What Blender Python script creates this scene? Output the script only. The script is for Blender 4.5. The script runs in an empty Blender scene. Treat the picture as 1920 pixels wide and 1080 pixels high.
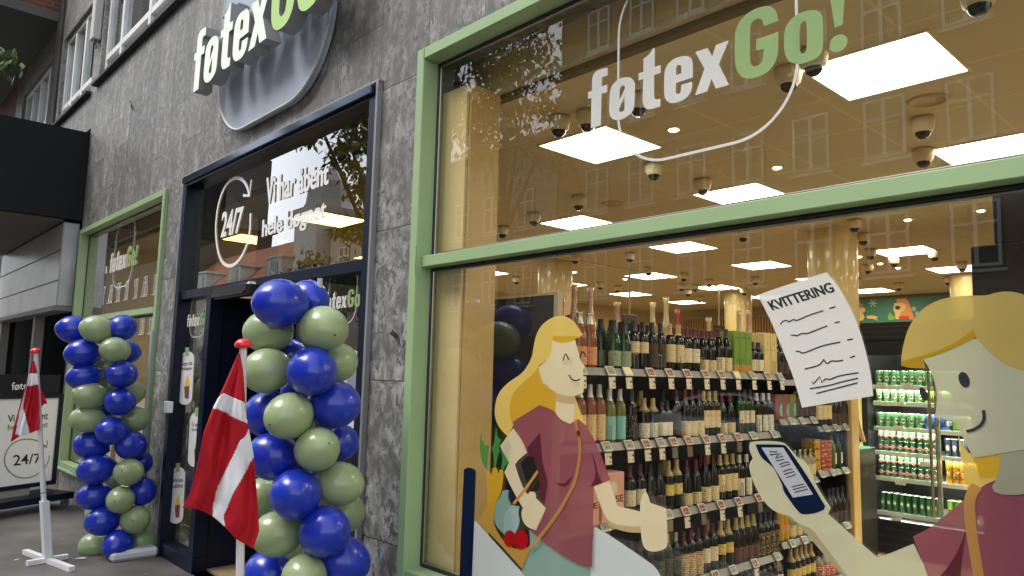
import bpy, math, random
from mathutils import Vector, Matrix
from mathutils.geometry import tessellate_polygon
random.seed(7)
sc = bpy.context.scene
C = sc.collection
R = math.radians

# ---------------------------------------------------------------- camera
F_PX = 1387.49
yaw, pitch, roll = -0.8261058, 0.11537986, 0.02473506
cy, sy, cp, sp = math.cos(yaw), math.sin(yaw), math.cos(pitch), math.sin(pitch)
fw = Vector((sy*cp, cy*cp, sp)); rt0 = Vector((cy, -sy, 0)); up0 = rt0.cross(fw)
c_, s_ = math.cos(roll), math.sin(roll)
RT = c_*rt0 + s_*up0; UP = -s_*rt0 + c_*up0; FW = fw
CAM = Vector((0, -2.25, 1.6))
cam = bpy.data.objects.new('camera', bpy.data.cameras.new('camera'))
C.objects.link(cam)
cam.data.sensor_width = 36; cam.data.lens = 36*F_PX/1920
cam.data.clip_start = 0.05; cam.data.clip_end = 400
m = Matrix((RT, UP, -FW)).transposed().to_4x4(); m.translation = CAM
cam.matrix_world = m
sc.camera = cam

# ---------------------------------------------------------------- sky, sun, exposure
SUN_EL, SUN_AZ = R(54), R(205)      # azimuth measured clockwise from +y
world = bpy.data.worlds.new('World'); sc.world = world; world.use_nodes = True
nt = world.node_tree; nt.nodes.clear()
out = nt.nodes.new('ShaderNodeOutputWorld'); bg = nt.nodes.new('ShaderNodeBackground')
sky = nt.nodes.new('ShaderNodeTexSky'); sky.sky_type = 'NISHITA'; sky.sun_disc = False
sky.sun_elevation = SUN_EL; sky.sun_rotation = SUN_AZ; sky.dust_density = 1.5; sky.air_density = 1.0
hs = nt.nodes.new('ShaderNodeHueSaturation'); hs.inputs['Saturation'].default_value = 0.3
bg.inputs['Strength'].default_value = 0.15
nt.links.new(sky.outputs[0], hs.inputs['Color']); nt.links.new(hs.outputs[0], bg.inputs[0]); nt.links.new(bg.outputs[0], out.inputs[0])
sl = bpy.data.lights.new('sun', 'SUN'); sl.energy = 1.3; sl.angle = R(30); sl.color = (1, 0.97, 0.92)
sun = bpy.data.objects.new('sun', sl); C.objects.link(sun)
sd = Vector((math.sin(SUN_AZ)*math.cos(SUN_EL), math.cos(SUN_AZ)*math.cos(SUN_EL), math.sin(SUN_EL)))
sun.rotation_euler = sd.to_track_quat('Z', 'Y').to_euler()
sc.view_settings.view_transform = 'Standard'; sc.view_settings.look = 'None'
sc.view_settings.gamma = 1; sc.view_settings.exposure = 1.32
sc.cycles.use_denoising = True
sc.cycles.max_bounces = 10; sc.cycles.transparent_max_bounces = 24; sc.cycles.diffuse_bounces = 4
sc.cycles.glossy_bounces = 3; sc.cycles.sample_clamp_indirect = 4

# ---------------------------------------------------------------- helpers
def ray(px, py):
    return (px-960)*RT - (py-540)*UP + F_PX*FW
class Plane:
    def __init__(s, p, n): s.p = Vector(p); s.n = Vector(n).normalized()
    def at(s, px, py, off=0.0):
        d = ray(px, py); t = (s.p + s.n*off - CAM).dot(s.n)/d.dot(s.n); return CAM + d*t
def atZ(px, py, Z):
    return CAM + ray(px, py)*(Z/F_PX)
def PX(x): return Plane((x, 0, 0), (1, 0, 0))
def PY(y): return Plane((0, y, 0), (0, -1, 0))      # offsets count towards the street
def PZ(z): return Plane((0, 0, z), (0, 0, 1))

class MB:
    def __init__(s): s.v = []; s.f = []; s.m = []; s.sm = []
    def add(s, vs, fs, mi=0, smooth=False):
        b = len(s.v); s.v += [Vector(v) for v in vs]
        for f in fs: s.f.append([b+i for i in f]); s.m.append(mi); s.sm.append(smooth)
        return s
    def box(s, x0, x1, y0, y1, z0, z1, mi=0, bev=0.0):
        if x0 > x1: x0, x1 = x1, x0
        if y0 > y1: y0, y1 = y1, y0
        if z0 > z1: z0, z1 = z1, z0
        if bev > 0:
            b = min(bev, (x1-x0)*.45, (y1-y0)*.45, (z1-z0)*.45)
            vs = []; 
            for sx in (0, 1):
                for sy_ in (0, 1):
                    for sz in (0, 1):
                        X = x1 if sx else x0; Y = y1 if sy_ else y0; Z = z1 if sz else z0
                        dx = -b if sx else b; dy = -b if sy_ else b; dz = -b if sz else b
                        vs += [(X, Y+dy, Z+dz), (X+dx, Y, Z+dz), (X+dx, Y+dy, Z)]
            def i(a, b_, c, k): return (a*4+b_*2+c)*3+k
            fs = []
            fs.append([i(0,0,0,0), i(0,0,1,0), i(0,1,1,0), i(0,1,0,0)]); fs.append([i(1,0,0,0), i(1,1,0,0), i(1,1,1,0), i(1,0,1,0)])
            fs.append([i(0,0,0,1), i(1,0,0,1), i(1,0,1,1), i(0,0,1,1)]); fs.append([i(0,1,0,1), i(0,1,1,1), i(1,1,1,1), i(1,1,0,1)])
            fs.append([i(0,0,0,2), i(0,1,0,2), i(1,1,0,2), i(1,0,0,2)]); fs.append([i(0,0,1,2), i(1,0,1,2), i(1,1,1,2), i(0,1,1,2)])
            for a in (0, 1):
                for b_ in (0, 1):
                    fs.append([i(a,b_,0,0), i(a,b_,1,0), i(a,b_,1,1), i(a,b_,0,1)])
                    fs.append([i(a,0,b_,0), i(a,1,b_,0), i(a,1,b_,2), i(a,0,b_,2)])
                    fs.append([i(0,a,b_,1), i(1,a,b_,1), i(1,a,b_,2), i(0,a,b_,2)])
                    for c in (0, 1): fs.append([i(a,b_,c,0), i(a,b_,c,1), i(a,b_,c,2)])
            return s.add(vs, fs, mi)
        vs = [(x0,y0,z0),(x1,y0,z0),(x1,y1,z0),(x0,y1,z0),(x0,y0,z1),(x1,y0,z1),(x1,y1,z1),(x0,y1,z1)]
        return s.add(vs, [(0,3,2,1),(4,5,6,7),(0,1,5,4),(1,2,6,5),(2,3,7,6),(3,0,4,7)], mi)
    def obox(s, o, ax, ay, az, mi=0):
        o, ax, ay, az = map(Vector, (o, ax, ay, az))
        vs = [o, o+ax, o+ax+ay, o+ay, o+az, o+ax+az, o+ax+ay+az, o+ay+az]
        return s.add(vs, [(0,3,2,1),(4,5,6,7),(0,1,5,4),(1,2,6,5),(2,3,7,6),(3,0,4,7)], mi)
    def tube(s, p0, p1, r0, r1=None, n=12, mi=0, cap=True):
        p0, p1 = Vector(p0), Vector(p1); r1 = r0 if r1 is None else r1
        d = (p1-p0).normalized(); a = d.orthogonal().normalized(); b = d.cross(a)
        vs = []
        for k in range(n):
            t = 2*math.pi*k/n; q = a*math.cos(t)+b*math.sin(t); vs += [p0+q*r0, p1+q*r1]
        s.add(vs, [(2*k, 2*((k+1) % n), 2*((k+1) % n)+1, 2*k+1) for k in range(n)], mi, True)
        if cap: s.add([vs[2*k] for k in range(n)], [list(range(n))[::-1]], mi); s.add([vs[2*k+1] for k in range(n)], [list(range(n))], mi)
        return s
    def lathe(s, prof, c=(0, 0, 0), n=16, mi=0, axis=None, smooth=True):
        c = Vector(c); az = Vector(axis or (0, 0, 1)).normalized(); ax = az.orthogonal().normalized() if axis else Vector((1, 0, 0)); ay = az.cross(ax)
        vs = []; k = len(prof)
        for j in range(n):
            t = 2*math.pi*j/n; q = ax*math.cos(t)+ay*math.sin(t)
            vs += [c+q*r+az*z for r, z in prof]
        fs = [(j*k+i, ((j+1) % n)*k+i, ((j+1) % n)*k+i+1, j*k+i+1) for j in range(n) for i in range(k-1)]
        return s.add(vs, fs, mi, smooth)
    def path(s, pts, w, nrm, mi=0, thick=0.0):       # flat ribbon along points, in the plane with normal nrm
        pts = [Vector(p) for p in pts]; nrm = Vector(nrm).normalized(); L = []; Rr = []
        for i, p in enumerate(pts):
            t = (pts[min(i+1, len(pts)-1)] - pts[max(i-1, 0)]).normalized(); q = nrm.cross(t)*w/2
            L.append(p+q); Rr.append(p-q)
        n = len(pts); 
        return s.add(L+Rr, [(i, i+1, n+i+1, n+i) for i in range(n-1)], mi)
    def poly(s, loops, mi=0, extrude=None):
        loops = [[Vector(p) for p in l] for l in loops]
        flat = [p for l in loops for p in l]
        tris = tessellate_polygon(loops)
        s.add(flat, [tuple(t) for t in tris], mi)
        if extrude is not None:
            e = Vector(extrude); s.add([p+e for p in flat], [tuple(t)[::-1] for t in tris], mi+1)
            for l in loops:
                n = len(l); s.add(l+[p+e for p in l], [(i, (i+1) % n, n+(i+1) % n, n+i) for i in range(n)], mi+1)
        return s

def obj(name, mb, mats, parent=None):
    if not isinstance(mats, (list, tuple)): mats = [mats]
    off = parent.location if parent else Vector((0, 0, 0))
    p = parent
    if p is not None and p.parent is not None: off = p.parent.location + p.location
    me = bpy.data.meshes.new(name); me.from_pydata([v-off for v in mb.v], [], mb.f)
    for mt in mats: me.materials.append(mt)
    me.polygons.foreach_set('material_index', [min(i, len(mats)-1) for i in mb.m])
    me.polygons.foreach_set('use_smooth', mb.sm)
    me.update()
    o = bpy.data.objects.new(name, me); C.objects.link(o)
    if parent: o.parent = parent
    return o
def tag(o, label=None, cat=None, group=None, kind=None):
    if label: o['label'] = label
    if cat: o['category'] = cat
    if group: o['group'] = group
    if kind: o['kind'] = kind
    return o
def thing(name, label, cat, loc=(0, 0, 0), group=None):
    o = bpy.data.objects.new(name, None); C.objects.link(o); o.location = loc
    o.empty_display_size = 0.05
    return tag(o, label, cat, group)
def dup(root, loc, label=None, rotz=0.0, group=None):
    r = root.copy(); C.objects.link(r); r.location = loc; r.rotation_euler = (0, 0, rotz)
    if label: r['label'] = label
    if group: r['group'] = group
    for ch in list(root.children):
        c = ch.copy(); C.objects.link(c); c.parent = r
        for g in list(ch.children):
            d = g.copy(); C.objects.link(d); d.parent = c
    return r
def remove(root):
    for ch in list(root.children):
        for g in list(ch.children): bpy.data.objects.remove(g)
        bpy.data.objects.remove(ch)
    bpy.data.objects.remove(root)
def zoom(x0, y0, s, pts): return [(x0+x*s, y0+y*s) for x, y in pts]
def smooth_poly(pts, closed=True, it=2, lim=50):
    pts = [Vector((p[0], p[1])) for p in pts]
    keep = None
    for _ in range(it):
        n = len(pts); o = []
        for i in range(n):
            if not closed and i in (0, n-1): o.append(pts[i]); continue
            a, p, b = pts[i-1], pts[i], pts[(i+1) % n]
            v1, v2 = p-a, b-p
            if v1.length < 1e-9 or v2.length < 1e-9: o.append(p); continue
            if abs(math.degrees(v1.angle_signed(v2))) > lim: o.append(p)
            else: o += [p-v1*0.25, p+v2*0.25]
        pts = o
    return [(p.x, p.y) for p in pts]

# ---------------------------------------------------------------- materials
MAT = {}
def mat(name, col, rough=0.6, metal=0.0, spec=0.5, noise=None, bump=None, coat=0.0, sub=0.0, trans=0.0, emit=None):
    if name in MAT: return MAT[name]
    mt = bpy.data.materials.new(name); mt.use_nodes = True; n = mt.node_tree; b = n.nodes['Principled BSDF']
    b.inputs['Base Color'].default_value = (*col, 1); b.inputs['Roughness'].default_value = rough; b.inputs['Metallic'].default_value = metal
    b.inputs['Specular IOR Level'].default_value = spec; b.inputs['Coat Weight'].default_value = coat; b.inputs['Coat Roughness'].default_value = 0.05
    if trans: b.inputs['Transmission Weight'].default_value = trans; b.inputs['IOR'].default_value = 1.3
    if emit: b.inputs['Emission Color'].default_value = (*emit[0], 1); b.inputs['Emission Strength'].default_value = emit[1]
    if noise or bump:
        tc = n.nodes.new('ShaderNodeTexCoord')
    if noise:
        sc_, amt = noise[0], noise[1]
        mp = n.nodes.new('ShaderNodeMapping'); mp.inputs['Scale'].default_value = noise[2] if len(noise) > 2 else (1, 1, 1)
        nz = n.nodes.new('ShaderNodeTexNoise'); nz.inputs['Scale'].default_value = sc_; nz.inputs['Detail'].default_value = 6
        mx = n.nodes.new('ShaderNodeMix'); mx.data_type = 'RGBA'
        cr = n.nodes.new('ShaderNodeMapRange'); cr.inputs[1].default_value = .3; cr.inputs[2].default_value = .7
        n.links.new(tc.outputs['Object'], mp.inputs[0]); n.links.new(mp.outputs[0], nz.inputs['Vector']); n.links.new(nz.outputs[0], cr.inputs[0]); n.links.new(cr.outputs[0], mx.inputs[0])
        mx.inputs[6].default_value = (*[c*(1-amt) for c in col], 1); mx.inputs[7].default_value = (*[min(1, c*(1+amt)) for c in col], 1)
        n.links.new(mx.outputs[2], b.inputs['Base Color'])
    if bump:
        nb = n.nodes.new('ShaderNodeTexNoise'); nb.inputs['Scale'].default_value = bump[0]; nb.inputs['Detail'].default_value = 4
        bp = n.nodes.new('ShaderNodeBump'); bp.inputs['Strength'].default_value = bump[1]; bp.inputs['Distance'].default_value = 0.01
        n.links.new(tc.outputs['Object'], nb.inputs['Vector']); n.links.new(nb.outputs[0], bp.inputs['Height']); n.links.new(bp.outputs[0], b.inputs['Normal'])
    MAT[name] = mt; return mt
def S(r, g, b):      # sRGB 0-255 to linear
    f = lambda c: (c/255/12.92) if c/255 <= .04045 else ((c/255+.055)/1.055)**2.4
    return (f(r), f(g), f(b))

def glass_mat(name, tint=(1, 1, 1), boost=1.6):
    mt = bpy.data.materials.new(name); mt.use_nodes = True; n = mt.node_tree; n.nodes.clear()
    o = n.nodes.new('ShaderNodeOutputMaterial'); mx = n.nodes.new('ShaderNodeMixShader'); tr = n.nodes.new('ShaderNodeBsdfTransparent'); gl = n.nodes.new('ShaderNodeBsdfGlossy')
    tr.inputs[0].default_value = (*tint, 1); gl.inputs['Roughness'].default_value = 0.0
    lw = n.nodes.new('ShaderNodeLayerWeight'); lw.inputs[0].default_value = 0.5
    pw = n.nodes.new('ShaderNodeMath'); pw.operation = 'POWER'; pw.inputs[1].default_value = 5
    ml = n.nodes.new('ShaderNodeMath'); ml.operation = 'MULTIPLY_ADD'; ml.inputs[1].default_value = 0.96*boost; ml.inputs[2].default_value = 0.04*boost; ml.use_clamp = True
    nz = n.nodes.new('ShaderNodeTexNoise'); nz.inputs['Scale'].default_value = 1.3; bp = n.nodes.new('ShaderNodeBump'); bp.inputs['Strength'].default_value = 0.03; bp.inputs['Distance'].default_value = 0.02
    tc = n.nodes.new('ShaderNodeTexCoord'); n.links.new(tc.outputs['Object'], nz.inputs['Vector']); n.links.new(nz.outputs[0], bp.inputs['Height']); n.links.new(bp.outputs[0], gl.inputs['Normal'])
    n.links.new(lw.outputs['Facing'], pw.inputs[0]); n.links.new(pw.outputs[0], ml.inputs[0]); n.links.new(ml.outputs[0], mx.inputs[0])
    n.links.new(tr.outputs[0], mx.inputs[1]); n.links.new(gl.outputs[0], mx.inputs[2]); n.links.new(mx.outputs[0], o.inputs[0])
    return mt
GLASS = glass_mat('window_glass', (.93, .92, .82), 2.5)
GLASS_Y = glass_mat('door_glass', (.50, .46, .12), 4.4)
GLASS_D = glass_mat('upper_glass', (.75, .82, .85), 2.0)

def decal_mat(name, col, a=0.90):      # printed translucent film: diffuse + a little light from behind + a little see-through
    k = 'film_'+name
    if k in MAT: return MAT[k]
    mt = bpy.data.materials.new(k); mt.use_nodes = True; n = mt.node_tree; n.nodes.clear()
    o = n.nodes.new('ShaderNodeOutputMaterial'); d = n.nodes.new('ShaderNodeBsdfDiffuse'); t = n.nodes.new('ShaderNodeBsdfTranslucent'); tr = n.nodes.new('ShaderNodeBsdfTransparent')
    d.inputs[0].default_value = (*col, 1); t.inputs[0].default_value = (*col, 1)
    m1 = n.nodes.new('ShaderNodeMixShader'); m1.inputs[0].default_value = 0.45; m2 = n.nodes.new('ShaderNodeMixShader'); m2.inputs[0].default_value = a
    n.links.new(d.outputs[0], m1.inputs[1]); n.links.new(t.outputs[0], m1.inputs[2]); n.links.new(tr.outputs[0], m2.inputs[1]); n.links.new(m1.outputs[0], m2.inputs[2]); n.links.new(m2.outputs[0], o.inputs[0])
    MAT[k] = mt; return mt

def emis(name, col, st):
    if name in MAT: return MAT[name]
    mt = bpy.data.materials.new(name); mt.use_nodes = True; n = mt.node_tree; n.nodes.clear()
    o = n.nodes.new('ShaderNodeOutputMaterial'); e = n.nodes.new('ShaderNodeEmission'); e.inputs[0].default_value = (*col, 1); e.inputs[1].default_value = st
    n.links.new(e.outputs[0], o.inputs[0]); MAT[name] = mt; return mt

def stone_mat():
    mt = bpy.data.materials.new('veined_stone_cladding'); mt.use_nodes = True; n = mt.node_tree; L = n.links; N = n.nodes.new; b = n.nodes['Principled BSDF']
    geo = N('ShaderNodeTexCoord'); sep = N('ShaderNodeSeparateXYZ'); L.new(geo.outputs['Object'], sep.inputs[0])
    def math_(op, a, b_=None, c=None):
        q = N('ShaderNodeMath'); q.operation = op
        for i, v in enumerate((a, b_, c)):
            if v is None: continue
            if isinstance(v, (int, float)): q.inputs[i].default_value = v
            else: L.new(v, q.inputs[i])
        return q.outputs[0]
    # slabs 0.47 wide, 0.84 high, every other column half a slab lower
    u = math_('DIVIDE', math_('ADD', sep.outputs[0], 3.158-4.0+0.47*60), 0.47)
    cu = math_('FLOOR', u); fu = math_('FRACT', u)
    sh = math_('MULTIPLY', math_('MODULO', cu, 2), 0.5)
    v = math_('ADD', math_('DIVIDE', math_('ADD', sep.outputs[2], -1.127+8.4), 0.84), sh)
    cv = math_('FLOOR', v); fv = math_('FRACT', v)
    du = math_('MINIMUM', fu, math_('SUBTRACT', 1, fu)); dv = math_('MINIMUM', fv, math_('SUBTRACT', 1, fv))
    ju = math_('LESS_THAN', math_('MULTIPLY', du, .47), 0.0022); jv = math_('LESS_THAN', math_('MULTIPLY', dv, .84), 0.0025)
    joint = math_('MAXIMUM', ju, jv)
    cell = N('ShaderNodeCombineXYZ'); L.new(cu, cell.inputs[0]); L.new(cv, cell.inputs[1])
    wn = N('ShaderNodeTexWhiteNoise'); wn.noise_dimensions = '3D'; L.new(cell.outputs[0], wn.inputs['Vector'])
    # every slab shows another piece of the stone
    offs = N('ShaderNodeVectorMath'); offs.operation = 'MULTIPLY_ADD'; L.new(wn.outputs['Color'], offs.inputs[0]); offs.inputs[1].default_value = (7, 7, 7); L.new(geo.outputs['Object'], offs.inputs[2])
    mp = N('ShaderNodeMapping'); mp.inputs['Scale'].default_value = (1, 1, .75); L.new(offs.outputs[0], mp.inputs[0])
    n1 = N('ShaderNodeTexNoise'); n1.inputs['Scale'].default_value = 24; n1.inputs['Detail'].default_value = 10; n1.inputs['Roughness'].default_value = .74; n1.inputs['Distortion'].default_value = .5; L.new(mp.outputs[0], n1.inputs['Vector'])
    n2 = N('ShaderNodeTexNoise'); n2.inputs['Scale'].default_value = 9; n2.inputs['Detail'].default_value = 7; n2.inputs['Roughness'].default_value = .62; n2.inputs['Distortion'].default_value = .8; L.new(mp.outputs[0], n2.inputs['Vector'])
    vein = n1.outputs[0]
    vr = N('ShaderNodeMapRange'); vr.inputs[1].default_value = 0.495; vr.inputs[2].default_value = 0.56; L.new(vein, vr.inputs[0])
    ramp = N('ShaderNodeValToRGB'); L.new(n2.outputs[0], ramp.inputs[0])
    ramp.color_ramp.elements[0].position = .36; ramp.color_ramp.elements[0].color = (.125, .12, .11, 1)
    ramp.color_ramp.elements[1].position = .64; ramp.color_ramp.elements[1].color = (.43, .43, .415, 1)
    vm = N('ShaderNodeMapRange'); vm.inputs[1].default_value = .36; vm.inputs[2].default_value = .58; vm.inputs[3].default_value = .25; L.new(n2.outputs[0], vm.inputs[0])
    veinmask = math_('MULTIPLY', math_('MULTIPLY', vr.outputs[0], vm.outputs[0]), .85)
    mx = N('ShaderNodeMix'); mx.data_type = 'RGBA'; L.new(veinmask, mx.inputs[0]); L.new(ramp.outputs[0], mx.inputs[6]); mx.inputs[7].default_value = (.03, .028, .025, 1)
    # rain streaks and soot, stronger high up
    ms = N('ShaderNodeMapping'); ms.inputs['Scale'].default_value = (9, 9, .5); L.new(geo.outputs['Object'], ms.inputs[0])
    n3 = N('ShaderNodeTexNoise'); n3.inputs['Scale'].default_value = 1.5; n3.inputs['Detail'].default_value = 5; L.new(ms.outputs[0], n3.inputs['Vector'])
    hz = N('ShaderNodeMapRange'); hz.inputs[1].default_value = 1.6; hz.inputs[2].default_value = 3.4; hz.inputs[3].default_value = .10; hz.inputs[4].default_value = 1.0; L.new(sep.outputs[2], hz.inputs[0])
    st = N('ShaderNodeMapRange'); st.inputs[1].default_value = .38; st.inputs[2].default_value = .66; L.new(n3.outputs[0], st.inputs[0])
    stf = math_('MULTIPLY', math_('MULTIPLY_ADD', st.outputs[0], .6, .22), hz.outputs[0])
    mx2 = N('ShaderNodeMix'); mx2.data_type = 'RGBA'; L.new(stf, mx2.inputs[0]); L.new(mx.outputs[2], mx2.inputs[6]); mx2.inputs[7].default_value = (.13, .122, .106, 1)
    tone = N('ShaderNodeMapRange'); tone.inputs[3].default_value = .82; tone.inputs[4].default_value = 1.14; L.new(wn.outputs['Value'], tone.inputs[0])
    hv = N('ShaderNodeHueSaturation'); L.new(tone.outputs[0], hv.inputs['Value']); L.new(mx2.outputs[2], hv.inputs['Color'])
    mx3 = N('ShaderNodeMix'); mx3.data_type = 'RGBA'; L.new(joint, mx3.inputs[0]); L.new(hv.outputs[0], mx3.inputs[6]); mx3.inputs[7].default_value = (.02, .02, .02, 1)
    L.new(mx3.outputs[2], b.inputs['Base Color'])
    b.inputs['Roughness'].default_value = .55
    bp = N('ShaderNodeBump'); bp.inputs['Strength'].default_value = .35; bp.inputs['Distance'].default_value = .004
    hh = math_('SUBTRACT', n1.outputs[0], joint); L.new(hh, bp.inputs['Height']); L.new(bp.outputs[0], b.inputs['Normal'])
    return mt
STONE = stone_mat()

def brick_mat(name, c1, c2, mortar, scale=1.0):
    mt = bpy.data.materials.new(name); mt.use_nodes = True; n = mt.node_tree; L = n.links; b = n.nodes['Principled BSDF']; b.inputs['Roughness'].default_value = .85
    tc = n.nodes.new('ShaderNodeTexCoord'); sp_ = n.nodes.new('ShaderNodeSeparateXYZ'); cb = n.nodes.new('ShaderNodeCombineXYZ'); ad = n.nodes.new('ShaderNodeMath'); ad.operation = 'ADD'
    L.new(tc.outputs['Object'], sp_.inputs[0]); L.new(sp_.outputs[0], ad.inputs[0]); L.new(sp_.outputs[1], ad.inputs[1]); L.new(ad.outputs[0], cb.inputs[0]); L.new(sp_.outputs[2], cb.inputs[1])
    br = n.nodes.new('ShaderNodeTexBrick'); br.inputs['Color1'].default_value = (*c1, 1); br.inputs['Color2'].default_value = (*c2, 1); br.inputs['Mortar'].default_value = (*mortar, 1)
    br.inputs['Scale'].default_value = scale; br.inputs['Brick Width'].default_value = .24; br.inputs['Row Height'].default_value = .075; br.inputs['Mortar Size'].default_value = .008
    L.new(cb.outputs[0], br.inputs['Vector']); L.new(br.outputs[0], b.inputs['Base Color']); return mt
BRICK = brick_mat('red_brick', (.20, .062, .035), (.13, .045, .03), (.16, .13, .11))
BRICK2 = brick_mat('far_brick', (.30, .14, .085), (.22, .10, .07), (.25, .2, .16))
TILES = brick_mat('roof_tiles', (.42, .14, .06), (.30, .10, .05), (.12, .05, .03), .6)

def print_mat(name, base, ink, scale=(40, 40, 90), rough=.6, thr=.56):
    k = 'print_'+name
    if k in MAT: return MAT[k]
    mt = bpy.data.materials.new(k); mt.use_nodes = True; n = mt.node_tree; L = n.links; b = n.nodes['Principled BSDF']; b.inputs['Roughness'].default_value = rough
    tc = n.nodes.new('ShaderNodeTexCoord'); mp = n.nodes.new('ShaderNodeMapping'); mp.inputs['Scale'].default_value = scale
    nz = n.nodes.new('ShaderNodeTexNoise'); nz.inputs['Scale'].default_value = 1; nz.inputs['Detail'].default_value = 1
    sp_ = n.nodes.new('ShaderNodeSeparateXYZ'); wv = n.nodes.new('ShaderNodeMath'); wv.operation = 'SINE'; m1 = n.nodes.new('ShaderNodeMath'); m1.operation = 'MULTIPLY'; m1.inputs[1].default_value = scale[2]*3
    gt = n.nodes.new('ShaderNodeMath'); gt.operation = 'GREATER_THAN'; gt.inputs[1].default_value = -.2; g2 = n.nodes.new('ShaderNodeMath'); g2.operation = 'GREATER_THAN'; g2.inputs[1].default_value = thr
    mu = n.nodes.new('ShaderNodeMath'); mu.operation = 'MULTIPLY'; mx = n.nodes.new('ShaderNodeMix'); mx.data_type = 'RGBA'
    L.new(tc.outputs['Object'], mp.inputs[0]); L.new(mp.outputs[0], nz.inputs[0]); L.new(tc.outputs['Object'], sp_.inputs[0]); L.new(sp_.outputs[2], m1.inputs[0]); L.new(m1.outputs[0], wv.inputs[0]); L.new(wv.outputs[0], gt.inputs[0])
    L.new(nz.outputs[0], g2.inputs[0]); L.new(gt.outputs[0], mu.inputs[0]); L.new(g2.outputs[0], mu.inputs[1]); L.new(mu.outputs[0], mx.inputs[0])
    mx.inputs[6].default_value = (*base, 1); mx.inputs[7].default_value = (*ink, 1); L.new(mx.outputs[2], b.inputs['Base Color']); MAT[k] = mt; return mt

GREEN = mat('sage_green_paint', S(150, 176, 130), .42, noise=(2.5, .06), bump=(60, .04))
NAVY = mat('navy_metal', (.004, .008, .022), .36, spec=.3)
BLACK = mat('black_metal', (.012, .012, .013), .45)
CHROME = mat('chrome', (.6, .6, .6), .15, 1.0)
WHITE = mat('white_paint', (.78, .78, .78), .5)
WHITEF = mat('window_frame_white', (.70, .70, .68), .5, noise=(3, .12))
GREY = mat('grey_metal', (.33, .33, .33), .4, .3, noise=(3, .15))
TAN = mat('tan_wall', S(206, 186, 138), .7, noise=(1.2, .04))
CREAM = mat('cream_wall', S(228, 208, 160), .7)
TXT_W = mat('white_lettering', (.8, .8, .8), .6)
TXT_K = mat('black_lettering', (.01, .01, .01), .6)
TXT_G = mat('green_lettering', S(150, 185, 130), .6)

# ---------------------------------------------------------------- text
_dg = None
def text_loops(s, bold=0.0):
    cu = bpy.data.curves.new('t', 'FONT'); cu.body = s; cu.offset = bold; cu.resolution_u = 4
    o = bpy.data.objects.new('t', cu); C.objects.link(o)
    dg = bpy.context.evaluated_depsgraph_get(); me = bpy.data.meshes.new_from_object(o.evaluated_get(dg))
    vs = [v.co.copy() for v in me.vertices]; fs = [list(p.vertices) for p in me.polygons]
    bpy.data.objects.remove(o); bpy.data.curves.remove(cu); bpy.data.meshes.remove(me)
    x0 = min(v.x for v in vs); x1 = max(v.x for v in vs); y0 = min(v.y for v in vs); y1 = max(v.y for v in vs)
    return [((v.x-x0)/(x1-x0), (v.y-y0)/(y1-y0)) for v in vs], fs
def text_quad(mb, s, quad, plane=None, off=0.0, bold=0.0, mi=0, fat=0, fatw=.006):
    """quad = BL, BR, TR, TL as pixels (with a plane) or as points"""
    uv, fs = text_loops(s, bold)
    if plane is not None: q = [plane.at(*p, off) for p in quad]
    else: q = [Vector(p) for p in quad]
    for k in range(-fat, fat+1):
        du = k*fatw/max(1, fat); e = Vector((0, -.0001*k, 0))
        vs = [(q[0]*(1-u-du)+q[1]*(u+du))*(1-v)+(q[3]*(1-u-du)+q[2]*(u+du))*v+e for u, v in uv]
        mb.add(vs, fs, mi)
    return mb
def text_box(mb, s, x0, x1, z0, z1, y, bold=0.0, mi=0):
    return text_quad(mb, s, [(x0, y, z0), (x1, y, z0), (x1, y, z1), (x0, y, z1)], bold=bold, mi=mi)

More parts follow.
